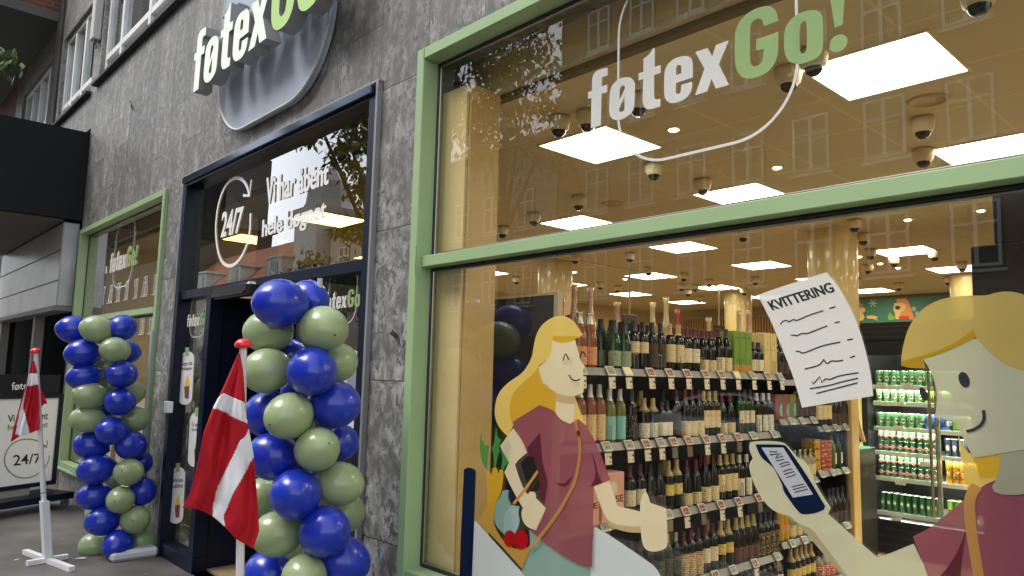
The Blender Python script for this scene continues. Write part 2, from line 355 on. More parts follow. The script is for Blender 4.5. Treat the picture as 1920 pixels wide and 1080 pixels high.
# ---------------------------------------------------------------- the logo, as flat outlines in metres (x right, z up)
ZA = lambda p: zoom(1090, 60, .17595, p)
ZB = lambda p: zoom(1360, 0, .17595, p)
ZC = lambda p: zoom(1130, 0, .2963, p)
LOGO_PX = {
 'f': [ZA([(88,650),(130,632),(130,520),(140,470),(165,430),(215,405),(297,388),(295,470),(258,478),(238,490),(234,515),(234,585),(293,570),(290,648),(232,665),(222,1000),(118,1030),(125,708),(88,718)])],
 'oe': [ZA([(318,680),(325,620),(345,575),(380,535),(425,505),(480,488),(530,490),(565,510),(585,545),(588,600),(582,760),(575,820),(555,860),(520,895),(475,925),(420,945),(375,945),(340,928),(318,890),(312,840)]),
        ZA([(423,640),(430,600),(450,575),(472,580),(484,600),(422,735)]), ZA([(475,695),(478,820),(468,848),(440,860),(420,850),(416,828)])],
 't': [ZA([(678,292),(720,265),(755,225),(780,180),(797,175),(797,378),(862,360),(860,442),(792,465),(790,700),(798,720),(815,728),(858,718),(856,800),(760,830),(715,830),(685,805),(670,765),(668,700),(676,508),(625,525),(628,448),(678,432)])],
 'e': [ZA([(900,480),(905,430),(920,380),(955,330),(1010,290),(1080,268),(1140,262),(1175,275),(1198,310),(1203,360),(1203,490),(1025,550),(1020,640),(1030,665),(1050,668),(1070,655),(1078,630),(1080,572),(1198,538),(1195,600),(1180,650),(1145,700),(1085,742),(1000,765),(955,762),(920,735),(900,690),(897,620)]),
       ZA([(1025,468),(1025,400),(1035,365),(1055,355),(1075,362),(1082,385),(1080,450)])],
 'x': [ZA([(1230,222),(1362,178),(1410,272),(1450,148),(1588,98),(1480,352),(1588,570),(1450,612),(1402,508),(1355,640),(1228,682),(1328,400)])],
 'G': [ZB([(578,232),(425,288),(415,240),(400,215),(370,204),(330,215),(295,250),(278,300),(275,600),(280,670),(295,705),(325,718),(370,705),(400,675),(412,640),(425,525),(345,550),(345,430),(580,348),(578,560),(560,640),(520,720),(450,790),(350,835),(260,848),(200,835),(150,790),(125,720),(115,600),(115,400),(130,310),(175,225),(250,150),(340,100),(430,75),(490,75),(540,105),(565,150)])],
 'o': [ZB([(640,400),(650,320),(690,240),(760,175),(840,135),(920,118),(990,120),(1035,150),(1055,210),(1058,500),(1040,570),(1000,620),(930,655),(830,690),(760,690),(700,670),(660,620),(640,540)]),
       ZB([(805,320),(815,270),(840,240),(865,232),(882,255),(885,320),(885,500),(875,550),(850,580),(822,578),(805,540)])],
 '!': [ZB([(1110,-130),(1300,-185),(1262,272),(1180,308)])],
 '.': [ZB([(1125,500),(1135,440),(1175,395),(1235,375),(1290,385),(1318,425),(1312,480),(1280,530),(1230,560),(1170,568),(1135,545)])],
}
GY = 0.075        # inner face of the big shop window's glass
GP = PY(GY)
LOGO = {}
for k, loops in LOGO_PX.items():
    LOGO[k] = []
    for l in loops:
        w = [GP.at(*p) for p in l]
        LOGO[k].append(smooth_poly([(q.x, q.z) for q in w], it=2, lim=48))
lx0 = min(p[0] for p in LOGO['f'][0]); lz0 = min(p[1] for p in LOGO['f'][0])
for k in LOGO: LOGO[k] = [[(x-lx0, z-lz0) for x, z in l] for l in LOGO[k]]
LW = max(p[0] for p in LOGO['!'][0])
rl = GP.at(*ZC([(108, 460)])[0]).x-lx0; rr = GP.at(*ZC([(1242, 450)])[0]).x-lx0; rb = GP.at(*ZC([(680, 945)])[0]).z-lz0
RINGC = ((rl+rr)/2, rb+(rr-rl)*.53)
def ring_pts(n=48, grow=0.0):
    hx = (rr-rl)/2+grow; hz = (rr-rl)*.53+grow; r = hx*.62; pts = []
    for cx, cz, a0 in ((hx-r, hz-r, 0), (-hx+r, hz-r, 90), (-hx+r, -hz+r, 180), (hx-r, -hz+r, 270)):
        for i in range(n//4+1):
            a = R(a0+90*i/(n//4)); pts.append((RINGC[0]+cx+r*math.cos(a), RINGC[1]+cz+r*math.sin(a)))
    return pts
def place_logo(root, o, sx, y, ring_w=.012, szr=1.0, white=None, green=None, ringm=None, depth=None, names=True, sidem=None):
    """o = (x, z) of the f's foot, sx = size factor"""
    white = white or TXT_W; green = green or TXT_G; ringm = ringm or white
    tf = lambda p, yy=y: Vector((o[0]+p[0]*sx, yy, o[1]+p[1]*sx*szr))
    if ring_w:
        rp = ring_pts(); rp.append(rp[0]); b = MB(); b.path([tf(p, y+.0006) for p in rp], ring_w*max(sx, .5), (0, -1, 0)); obj('ring', b, ringm, root)
    for k in LOGO:
        b = MB(); b.poly([[tf(p) for p in l] for l in LOGO[k]], extrude=(0, depth, 0) if depth else None)
        if k == '.':
            continue
        if k == '!': b.poly([[tf(p) for p in LOGO['.'][0]]], extrude=(0, depth, 0) if depth else None)
        mm = white if k in ('f', 'oe', 't', 'e', 'x') else green
        obj('letter', b, [mm, sidem] if depth else mm, root)

ORD = 'first second third fourth fifth sixth seventh eighth ninth tenth eleventh twelfth thirteenth fourteenth fifteenth sixteenth seventeenth eighteenth nineteenth twentieth'.split()
TENS = {20: 'twenty', 30: 'thirty', 40: 'forty', 50: 'fifty', 60: 'sixty'}
def ordw(n):
    if n <= 20: return ORD[n-1]
    t, u = n//10*10, n % 10
    return TENS[t][:-1]+'ieth' if u == 0 else TENS[t]+'-'+ORD[u-1]
# ================================================================= SETTING
H = 3.12
def struct(name, mb, mats): return tag(obj(name, mb, mats), kind='structure')
def asphalt(name, c, s=60):
    return mat(name, c, .85, noise=(s, .25), bump=(150, .25))
def pavement_mat():
    mt = bpy.data.materials.new('worn_asphalt'); mt.use_nodes = True; n = mt.node_tree; L = n.links; b = n.nodes['Principled BSDF']
    tc = n.nodes.new('ShaderNodeTexCoord')
    a = n.nodes.new('ShaderNodeTexNoise'); a.inputs['Scale'].default_value = 1.3; a.inputs['Detail'].default_value = 6
    f = n.nodes.new('ShaderNodeTexNoise'); f.inputs['Scale'].default_value = 140; f.inputs['Detail'].default_value = 3
    r1 = n.nodes.new('ShaderNodeValToRGB'); r1.color_ramp.elements[0].position = .35; r1.color_ramp.elements[1].position = .68
    r1.color_ramp.elements[0].color = (.062, .059, .054, 1); r1.color_ramp.elements[1].color = (.15, .143, .132, 1)
    r2 = n.nodes.new('ShaderNodeMapRange'); r2.inputs[1].default_value = .3; r2.inputs[2].default_value = .7; r2.inputs[3].default_value = .6; r2.inputs[4].default_value = 1.5
    hv = n.nodes.new('ShaderNodeHueSaturation'); bp = n.nodes.new('ShaderNodeBump'); bp.inputs['Strength'].default_value = .4; bp.inputs['Distance'].default_value = .004
    L.new(tc.outputs['Object'], a.inputs[0]); L.new(tc.outputs['Object'], f.inputs[0]); L.new(a.outputs[0], r1.inputs[0]); L.new(f.outputs[0], r2.inputs[0]); L.new(r2.outputs[0], hv.inputs['Value'])
    L.new(r1.outputs[0], hv.inputs['Color']); vo = n.nodes.new('ShaderNodeTexVoronoi'); vo.inputs['Scale'].default_value = 5; L.new(tc.outputs['Object'], vo.inputs['Vector']); sp2 = n.nodes.new('ShaderNodeMapRange'); sp2.inputs[1].default_value = .075; sp2.inputs[2].default_value = .09; sp2.inputs[3].default_value = .55; sp2.inputs[4].default_value = 0; L.new(vo.outputs['Distance'], sp2.inputs[0]); gm = n.nodes.new('ShaderNodeMix'); gm.data_type = 'RGBA'; L.new(sp2.outputs[0], gm.inputs[0]); L.new(hv.outputs[0], gm.inputs[6]); gm.inputs[7].default_value = (.21, .2, .19, 1)
    L.new(gm.outputs[2], b.inputs['Base Color']); L.new(f.outputs[0], bp.inputs['Height']); L.new(bp.outputs[0], b.inputs['Normal']); b.inputs['Roughness'].default_value = .75
    return mt
struct('ground', MB().box(-140, 140, -140, 140, -.30, -.14), asphalt('far_ground', (.07, .07, .065), 4))
struct('road', MB().box(-90, 60, -12.5, -3.6, -.15, -.12), asphalt('road_asphalt', (.035, .035, .035)))
struct('pavement', MB().box(-60, 12, -3.3, 14, -.14, 0), pavement_mat())
struct('kerb', MB().box(-60, 12, -3.6, -3.3, -.14, .005, bev=.01), mat('granite_kerb', (.3, .29, .27), .7, noise=(40, .2)))
struct('far_pavement', MB().box(-90, 60, -17, -12.5, -.14, 0), asphalt('far_pavement_slabs', (.09, .088, .085), 8))
struct('stone_strip', MB().box(-60, 12, -3.3, -1.35, .0, .004), mat('granite_setts', (.20, .185, .16), .8, noise=(14, .3), bump=(30, .4)))

# ---- the shop building
bld = thing('shop_building', 'grey veined stone building with green and navy shop windows on its ground floor', 'building', (-4, 0, 0))
W1 = (-3.21, 1.3, .56, 3.335); DR = (-6.78, -3.62, 0, 3.27); W2 = (-10.47, -7.27, .36, 3.265)
UA = (-10.36, -5.2, 5.18, 6.9); UB = (-12.72, -10.75, 5.16, 6.53); UC = (-15.9, -13.35, 4.7, 6.47)
def wall_with_holes(mb, x0, x1, z0, z1, y0, y1, holes):
    xs = sorted(set([x0, x1]+[h[0] for h in holes]+[h[1] for h in holes])); xs = [x for x in xs if x0 <= x <= x1]
    for a, b in zip(xs, xs[1:]):
        hs = sorted([(h[2], h[3]) for h in holes if h[0] <= a+1e-6 and h[1] >= b-1e-6]); z = z0
        for h0, h1 in hs:
            if h0 > z+1e-6: mb.box(a, b, y0, y1, z, h0)
            z = max(z, h1)
        if z < z1: mb.box(a, b, y0, y1, z, z1)
b = MB(); wall_with_holes(b, -10.53, 3.2, -.05, 4.62, 0, .30, [W1, DR, W2]); wall_with_holes(b, -16.6, 3.2, 4.62, 9.5, 0, .30, [UA, UB, UC])
obj('stone_wall', b, STONE, bld)
# inner shell of the shop
WOODF = mat('oak_floor', S(158, 136, 104), .45, noise=(3, .15, (1, 8, 1)))
b = MB(); b.box(-10.5, 3.0, .12, 12.2, .001, .02); obj('shop_floor', b, WOODF, bld)
def ceiling_mat():
    mt = bpy.data.materials.new('ceiling_tiles'); mt.use_nodes = True; n = mt.node_tree; L = n.links; b = n.nodes['Principled BSDF']; b.inputs['Roughness'].default_value = .8
    tc = n.nodes.new('ShaderNodeTexCoord'); mp = n.nodes.new('ShaderNodeMapping'); mp.inputs['Location'].default_value = (.12, .20, 0)
    br = n.nodes.new('ShaderNodeTexBrick'); br.offset = 0; br.inputs['Scale'].default_value = 1; br.inputs['Brick Width'].default_value = .6; br.inputs['Row Height'].default_value = .6; br.inputs['Mortar Size'].default_value = .009; br.inputs['Mortar Smooth'].default_value = 0
    c = S(208, 194, 162); br.inputs['Color1'].default_value = (*c, 1); br.inputs['Color2'].default_value = (*[x*.96 for x in c], 1); br.inputs['Mortar'].default_value = (*S(222, 206, 166), 1)
    L.new(tc.outputs['Object'], mp.inputs[0]); L.new(mp.outputs[0], br.inputs[0]); L.new(br.outputs[0], b.inputs['Base Color']); return mt
obj('shop_ceiling', MB().box(-10.5, 3.0, .30, 12.2, H, H+.03), ceiling_mat(), bld)
b = MB(); b.box(-10.5, 3.0, 12.2, 12.3, 0, H+.2); b.box(-10.6, -10.5, .30, 12.3, 0, H+.2); b.box(3.0, 3.1, .30, 12.3, 0, H+.2)
obj('shop_wall', b, TAN, bld)
b = MB(); b.box(-3.14, -2.934, .13, .333, 0.02, H-.001); obj('pillar', b, [mat('pillar_front', S(206, 176, 118), .6)], bld)
obj('pillar_lining', MB().box(-3.16, -2.95, .112, .128, .02, H-.002), CREAM, bld)
for cx, cyy in ((-3.25, 5.15), (-6.85, 4.85), (-6.85, 9.5), (-3.2, 9.35)):
    obj('column', MB().tube((cx, cyy, .02), (cx, cyy, H-.001), .235, n=40), mat('column_paint', S(214, 190, 130), .35, coat=.3), bld)
b = MB(); b.box(-10.5, 3.0, .305, .335, 3.121, 3.5); obj('window_header', b, mat('header_tan', S(222, 196, 140), .7), bld); obj('header_track', MB().box(-10.5, 3.0, .34, .39, H-.03, H-.001), mat('header_olive', S(96, 88, 56), .7), bld)
obj('roof_slab', MB().box(-16.6, 3.2, .31, 12.4, 9.3, 9.5), BLACK, bld)
b = MB(); b.box(-16.6, 3.2, .31, 12.4, 3.5, 3.55); obj('floor_slab', b, BLACK, bld)
# slatted wall panel in the back
b = MB(); b.box(-9.6, -7.0, 11.9, 11.95, 1.2, 2.9, 0)
for i in range(42): x = -9.6+i*.062; b.box(x, x+.03, 11.84, 11.9, 1.2, 2.9, 1)
obj('slatted_panel', b, [mat('slat_dark', (.05, .035, .02), .7), mat('slat_wood', S(170, 130, 80), .6)], bld)
# beam/soffit above the mural
obj('bulkhead', MB().box(-6.2, 3.0, 11.3, 12.2, 3.04, H-.002), mat('bulkhead_brown', S(120, 96, 58), .7), bld)

tr_ = thing('ceiling_track', 'thin cream ceiling track running away from the window deep in the shop', 'track', (-6.55, 6.8, H)); obj('track', MB().box(-6.57, -6.53, 4.3, 9.2, H-.02, H-.002), CREAM, tr_)
# ---- shop windows
def ring_frame(mb, r, y0, y1, w, mi=0):      # frame inside rectangle r=(x0,x1,z0,z1)
    x0, x1, z0, z1 = r
    mb.box(x0, x0+w, y0, y1, z0, z1, mi, .004); mb.box(x1-w, x1, y0, y1, z0, z1, mi, .004)
    mb.box(x0+w, x1-w, y0, y1, z1-w, z1, mi, .004); mb.box(x0+w, x1-w, y0, y1, z0, z0+w, mi, .004)
def pane(parent, x0, x1, z0, z1, y, m, name='pane'):
    return obj(name, MB().add([(x0, y, z0), (x1, y, z0), (x1, y, z1), (x0, y, z1)], [(0, 1, 2, 3)]), m, parent)
def shop_window(r, trz, w=.062):
    x0, x1, z0, z1 = r
    b = MB(); ring_frame(b, (x0, x1, z0, z1), -.035, .10, w); b.box(x0+w, x1-w, .0, .095, trz, trz+.058, 0, .003)
    b.box(x0-.0, x1, -.06, .0, z0-.03, z0-.001, 0, .004)
    f = obj('window_frame', b, GREEN, bld)
    g = MB()
    for za, zb in ((z0+w, trz), (trz+.058, z1-w)):
        ring_frame(g, (x0+w, x1-w, za, zb), .062, .088, .014)
    obj('gasket', g, BLACK, f)
    g = MB()
    for za, zb in ((z0+w, trz), (trz+.058, z1-w)):
        ring_frame(g, (x0+w+.014, x1-w-.014, za+.014, zb-.014), .066, .084, .010)
    obj('glazing_bead', g, mat('steel_bead', (.30, .27, .24), .3, .8), f)
    for xx in (x0+w, x1-w): obj('joint', MB().box(xx-.0012, xx+.0012, -.0358, -.035, trz-.05, trz+.108), BLACK, f)
    for xx in (x0+w, x1-w-.002):
        obj('joint', MB().box(xx, xx+.002, -.0358, -.035, z1-w, z1-.003), BLACK, f)
    pane(f, x0+w, x1-w, z0+w, trz, .07, GLASS); pane(f, x0+w, x1-w, trz+.058, z1-w, .07, GLASS)
    return f
shop_window(W1, 2.143); shop_window(W2, 2.09)
# ---- entrance
x0, x1, z0, z1 = DR
b = MB(); w = .075
b.box(x0, x0+w, -.03, .10, 0, z1, 0, .004); b.box(x1-w, x1, -.03, .10, 0, z1, 0, .004); b.box(x0+w, x1-w, -.03, .10, z1-w-.01, z1, 0, .004)
b.box(x0+w, x1-w, -.01, .10, 2.17, 2.245, 0, .004); b.box(x0+w, -6.0, -.01, .10, 0.001, .12, 0, .004)
b.box(-6.10, -6.0, -.01, .10, .12, 2.17, 0, .004); b.box(-4.50, -4.42, -.01, .10, 0.001, 2.17, 0, .004); b.box(-4.42, x1-w, -.01, .10, .001, .10, 0, .004)
door = obj('entrance', b, NAVY, bld)
b = MB(); b.box(x0-.012, x0-.001, -.034, -.002, 0, z1+.006); b.box(x1+.001, x1+.022, -.034, -.002, 0, z1+.006); b.box(x0-.012, x1+.03, -.034, -.002, z1+.006, z1+.02)
obj('edge_trim', b, mat('pale_trim', (.28, .28, .28), .5, .3), door)
obj('head_rail', MB().box(x0+.02, x1-.02, -.055, -.031, z1-.06, z1-.004, bev=.004), mat('polished_navy', (.05, .07, .11), .12, .6), door)
pane(door, x0+w, x1-w, 2.245, z1-w, .05, GLASS_Y, 'transom_pane'); pane(door, x0+w, -6.10, .12, 2.17, .05, GLASS, 'side_pane'); pane(door, -4.42, x1-w, .10, 2.17, .05, GLASS, 'side_pane')
for a_, c_x, y_ in ((-6.08, -6.03, .5), (-4.47, -4.44, .55)): obj('door_reveal', MB().box(a_, c_x, .10, y_, .02, 2.17), NAVY, door)
obj('sliding_door', MB().box(-5.98, -5.2, .5, .54, .02, 2.17, bev=.003), NAVY, door)
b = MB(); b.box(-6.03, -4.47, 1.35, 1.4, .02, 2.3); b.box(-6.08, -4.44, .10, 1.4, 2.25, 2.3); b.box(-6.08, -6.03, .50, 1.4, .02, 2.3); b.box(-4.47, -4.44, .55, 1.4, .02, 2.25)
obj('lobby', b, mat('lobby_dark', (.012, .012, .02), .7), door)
b = MB(); b.box(-5.75, -5.10, -.10, -.012, 2.11, 2.21, 0, .02); b.box(-5.72, -5.13, -.115, -.101, 2.12, 2.15, 0, .004)
obj('door_operator', b, mat('operator_black', (.02, .02, .022), .25), door)
b = MB()
for i in range(2): b.box(-5.93+i*.1, -5.90+i*.1, .49, .499, .25, .60)
obj('handle_strip', b, mat('brass_yellow', S(190, 160, 90), .4), door)
# dark store room seen through the left of the transom light
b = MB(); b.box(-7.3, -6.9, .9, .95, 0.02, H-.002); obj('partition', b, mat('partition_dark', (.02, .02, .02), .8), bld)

# ---- upper floor windows
def upper_window(r, mull, rail=None, blind=.0):
    x0, x1, z0, z1 = r; b = MB(); ring_frame(b, r, .05, .12, .075)
    for mx in mull: b.box(mx-.04, mx+.04, .045, .115, z0+.075, z1-.075, 0, .004)
    if rail: 
        xs = [x0+.075]+[q for mx in mull for q in (mx-.04, mx+.04)]+[x1-.075]
        for a, c in zip(xs[::2], xs[1::2]): b.box(a, c, .048, .112, rail-.04, rail+.04, 0, .004)
    f = obj('window', b, WHITEF, bld)
    pane(f, x0+.05, x1-.05, z0+.05, z1-.05, .09, GLASS_D)
    obj('curtain', MB().box(x0+.02, x1-.02, .125, .14, z0, rail or z0+.75), mat('frosted_white', (.85, .85, .88), .7), f)
    obj('dark_room', MB().box(x0, x1, .26, .30, z0, z1), mat('room_dark', (.24, .27, .28), .9), f)
    obj('sill', MB().box(x0-.06, x1+.05, -.07, .05, z0-.05, z0-.002, 0, .008), mat('sill_slate', (.03, .03, .03), .7), f)
upper_window(UA, [-9.65, -8.55, -7.6, -6.6], 5.50); upper_window(UB, [-12.15, -11.55], 5.42); upper_window(UC, [-15.2, -14.55, -13.9], None)
# dark strip beyond the stone
# small wall things
t = thing('wall_box', 'small pale metal box with louvred front between the two upper windows', 'box', (-10.52, -.05, 5.98))
obj('body', MB().box(-10.60, -10.44, -.10, -.002, 5.78, 6.35, bev=.01), mat('box_paint', (.5, .5, .47), .5), t)
obj('cable', MB().tube((-10.5, -.05, 5.778), (-10.47, -.04, 5.66), .012, n=6), BLACK, t)
q = PY(-.02).at(248, 198)
t = thing('wall_hook', 'small black hooked bracket fixed high on the stone wall left of the sign', 'hook', q)
b = MB(); pts = [q+Vector((-.05, 0, .03)), q+Vector((-.02, -.02, .05)), q+Vector((.0, -.02, .02)), q+Vector((.03, -.02, -.01)), q+Vector((.05, 0, -.06))]
for a, c in zip(pts, pts[1:]): b.tube(a, c, .008, n=6)
obj('bracket', b, BLACK, t)
q = PY(-.02).at(735, 628)
t = thing('pipe_stub', 'short grey pipe stub sticking out of the stone beside the entrance', 'pipe', q)
obj('stub', MB().tube(q+Vector((0, .02, 0)), q+Vector((.05, -.05, .02)), .014, n=10), mat('dull_steel', (.25, .25, .25), .4, .8), t)
q = PY(-.02).at(317, 763)
t = thing('cable_box', 'small white junction box beside the entrance frame with white cable running up', 'junction box', (q.x, -.03, q.z))
obj('box', MB().box(q.x-.05, q.x+.05, -.05, -.001, q.z-.05, q.z+.05, bev=.006), WHITE, t)
obj('cable', MB().tube((-6.81, -.008, q.z+.05), (-6.81, -.008, 3.2), .008, n=6), WHITE, t)

# ---- neighbouring building on the left
nb = thing('neighbour_building', 'neighbouring building with black canopy fascia, grey metal band and dark wooden entrance', 'building', (-12, 0, 0))
obj('canopy', MB().box(-15, -10.532, -1.7, .29, 3.40, 4.55), mat('canopy_black', (.006, .007, .009), .5, spec=.2), nb)
obj('canopy_soffit', MB().box(-14.9, -10.6, -1.62, -.2, 3.37, 3.399), mat('soffit_brown', (.10, .075, .06), .7), nb)
GREY2 = mat('fascia_grey', (.42, .42, .41), .35, .35, noise=(2.5, .2))
b = MB(); b.box(-15, -10.60, -.19, -.004, 2.30, 3.369, 0, .012)
for z in (2.62, 3.0): b.box(-15, -10.605, -.196, -.191, z, z+.012, 1)
b.box(-15, -10.57, -.22, -.003, 2.24, 2.298, 2, .006)
obj('metal_fascia', b, [GREY2, mat('seam', (.05, .05, .05), .5), mat('fascia_base', (.16, .16, .155), .5)], nb)
b = MB(); b.box(-24, -10.535, 1.2, 1.3, 0, 3.35); b.box(-24, -10.56, .101, 1.2, 3.3, 3.35); b.box(-24, -15.0, 0, .1, 0, 4.55); b.box(-10.56, -10.535, .0, 1.2, 0, 2.24)
obj('recess_wall', b, mat('recess_dark', (.02, .018, .016), .9), nb)
WOOD = mat('old_teak', (.13, .055, .02), .5, noise=(5, .35, (6, 6, .6)))
b = MB()
for xx in (-11.85, -11.35, -10.95, -10.62): b.box(xx, xx+.055, .26, .34, 0, 2.2, 0, .004)
b.box(-11.85, -10.6, .27, .33, 2.0, 2.2); b.box(-11.85, -10.6, .27, .33, 0.01, .3); b.box(-11.79, -10.63, .30, .32, .3, 2.0, 1)
obj('wooden_door', b, [WOOD, mat('door_glass_dark', (.02, .02, .02), .1)], nb)
for x_ in (-12.3, -15.0): obj('post', MB().box(x_, x_+.12, -.12, .0, 0, 2.24), mat('post_grey', (.25, .24, .22), .5), nb)
obj('doorway_frame', MB().box(-13.1, -13.0, .5, .6, 0, 1.9).box(-13.0, -12.5, .5, .6, 1.8, 1.9), mat('frame_grey', (.2, .2, .2), .6), nb)
# balcony high up on the left
P0 = PY(0).at(115, 28); zb = 7.0
b = MB(); b.box(-19, -13.2, -1.5, -.002, zb-.02, zb+.12, 1); b.box(-19, -13.2, -1.5, -1.38, zb+.121, zb+1.2); b.box(-13.32, -13.2, -1.379, -.003, zb+.121, zb+1.2); 
obj('balcony', b, [BRICK, mat('balcony_soffit', (.11, .112, .105), .8)], nb)
obj('balcony_rail', MB().box(-19, -13.15, -1.56, -1.52, zb+.3, zb+.36), WHITE, nb)
b = MB(); b.box(-24, -16.61, 0, .3, 4.55, 9.5); obj('brick_wall', b, BRICK, nb)
b = MB(); b.box(-13.34, -12.85, -.03, -.001, 4.56, 9.4); obj('dark_strip', b, mat('strip_dark', (.06, .055, .048), .9, noise=(3, .4)), bld)  # dark mottled strip on the upper wall beside the balcony

# ---- across the street (seen mirrored in the glass)
def far_building(name, label, x0, x1, y, h, wallm, wins, roofm=None, roofh=0, bay=None, base=None):
    t = thing(name, label, 'building', ((x0+x1)/2, y, 0))
    b = MB(); b.box(x0, x1, y-9, y, 0, h); obj('wall', b, wallm, t)
    if roofm:
        b = MB(); b.add([(x0-.3, y+.4, h), (x1+.3, y+.4, h), (x1+.3, y-9.4, h), (x0-.3, y-9.4, h), (x0-.3, y-4.5, h+roofh), (x1+.3, y-4.5, h+roofh)], [(0, 1, 5, 4), (2, 3, 4, 5), (1, 2, 5), (3, 0, 4), (0, 3, 2, 1)]); obj('roof', b, roofm, t)
    if base: obj('shopfront', MB().box(x0, x1, y, y+.05, 0, base), mat('shopfront_dark', (.03, .03, .03), .3), t)
    for (wx, wz, ww, wh) in wins:
        b = MB(); b.box(wx-ww/2-.06, wx+ww/2+.06, y, y+.03, wz-wh/2-.06, wz+wh/2+.06, 1)
        ring_frame(b, (wx-ww/2, wx+ww/2, wz-wh/2, wz+wh/2), y+.031, y+.07, .07); b.box(wx-.045, wx+.045, y+.031, y+.065, wz-wh/2+.07, wz+wh/2-.07); 
        b.box(wx-ww/2+.07, wx-.045, y+.031, y+.064, wz+wh*.14, wz+wh*.14+.07); b.box(wx+.045, wx+ww/2-.07, y+.031, y+.064, wz+wh*.14, wz+wh*.14+.07)
        b.box(wx-ww/2-.1, wx+ww/2+.1, y+.031, y+.14, wz-wh/2-.14, wz-wh/2-.07)
        obj('window', b, [mat('far_white', (.88, .88, .86), .5), mat('far_pane', (.05, .055, .06), .1)], t)
    return t
wins = [(4.5-1.93*i, z, 1.02, 1.55) for i in range(12) for z in (5.1, 8.1, 11.05, 14.0)]
far_building('brick_apartment_house', 'tall red brick apartment house with white casement windows reflected in the shop glass', -18.6, 7, -17, 21.5, BRICK2, wins, base=3.4)
wins = [(-42-2.6*i, 4.9, 1.0, 1.5) for i in range(8)]
tb = far_building('cream_corner_house', 'low cream house with orange tiled roof reflected in the entrance transom', -62, -40, -17, 6.4, mat('cream_render', (.5, .47, .40), .8), wins, TILES, 4.2, base=3)
b = MB()
for wx in (-43, -49, -55):
    b.box(wx-.9, wx+.9, -19.2, -17.4, 6.9, 8.3); 
    b.box(wx-1.1, wx+1.1, -19.4, -17.3, 8.3, 8.45, 0)
    b.box(wx-.45, wx+.45, -17.4, -17.36, 7.1, 8.1, 1)
obj('dormer', b, [mat('dormer_grey', (.45, .47, .46), .7), mat('far_pane', (.05, .05, .06), .1)], tb)
tw = thing('corner_tower', 'pale grey corner tower with stepped lead cap reflected in the entrance transom', 'tower', (-33, -17, 0))
obj('shaft', MB().box(-38.5, -35.9, -19, -16.4, 0, 10.0), mat('tower_render', (.5, .52, .53), .7), tw)
obj('cap', MB().box(-38.8, -35.6, -19.3, -16.1, 10.01, 10.4).lathe([(1.5, 10.41), (1.3, 10.9), (1.2, 12.0), (.6, 12.8), (.1, 13.0), (0, 13.4)], (-37.2, -17.7, 0), 8, smooth=False), mat('lead_cap', (.25, .28, .3), .5), tw)
wins = [(-27.6-2.1*i, z, .95, 1.5) for i in range(4) for z in (4.6, 7.2)]
far_building('peach_corner_house', 'pale peach rendered house reflected in the pane right of the doorway', -35.4, -26, -17, 9.0, mat('peach_render', (.60, .50, .43), .8), wins, mat('slate', (.05, .05, .055), .6), 1.5, base=2.2)
wins = [(-20.4-1.9*i, z, .95, 1.5) for i in range(3) for z in (5, 8)]
far_building('grey_town_house', 'grey rendered town house with small windows reflected beside the red brick house', -25.9, -18.7, -17, 10.5, mat('grey_render', (.33, .33, .34), .8), wins, mat('slate', (.05, .05, .055), .6), 2.5, base=3)

wins = [(-64-2.6*i, z, 1.0, 1.6) for i in range(14) for z in (5, 8.2, 11.2)]
far_building('dark_brick_row', 'long dark brick terrace far down the street, mirrored in the far shop window', -112, -62.5, -17, 13.5, mat('dusky_brick', (.07, .045, .035), .8), wins, mat('slate', (.05, .05, .055), .6), 3)
far_building('dark_office_block', 'tall dark block closing the street, mirrored at the left of the transom', -125, -86, -27, 27, mat('dark_cladding', (.03, .03, .03), .6), [])
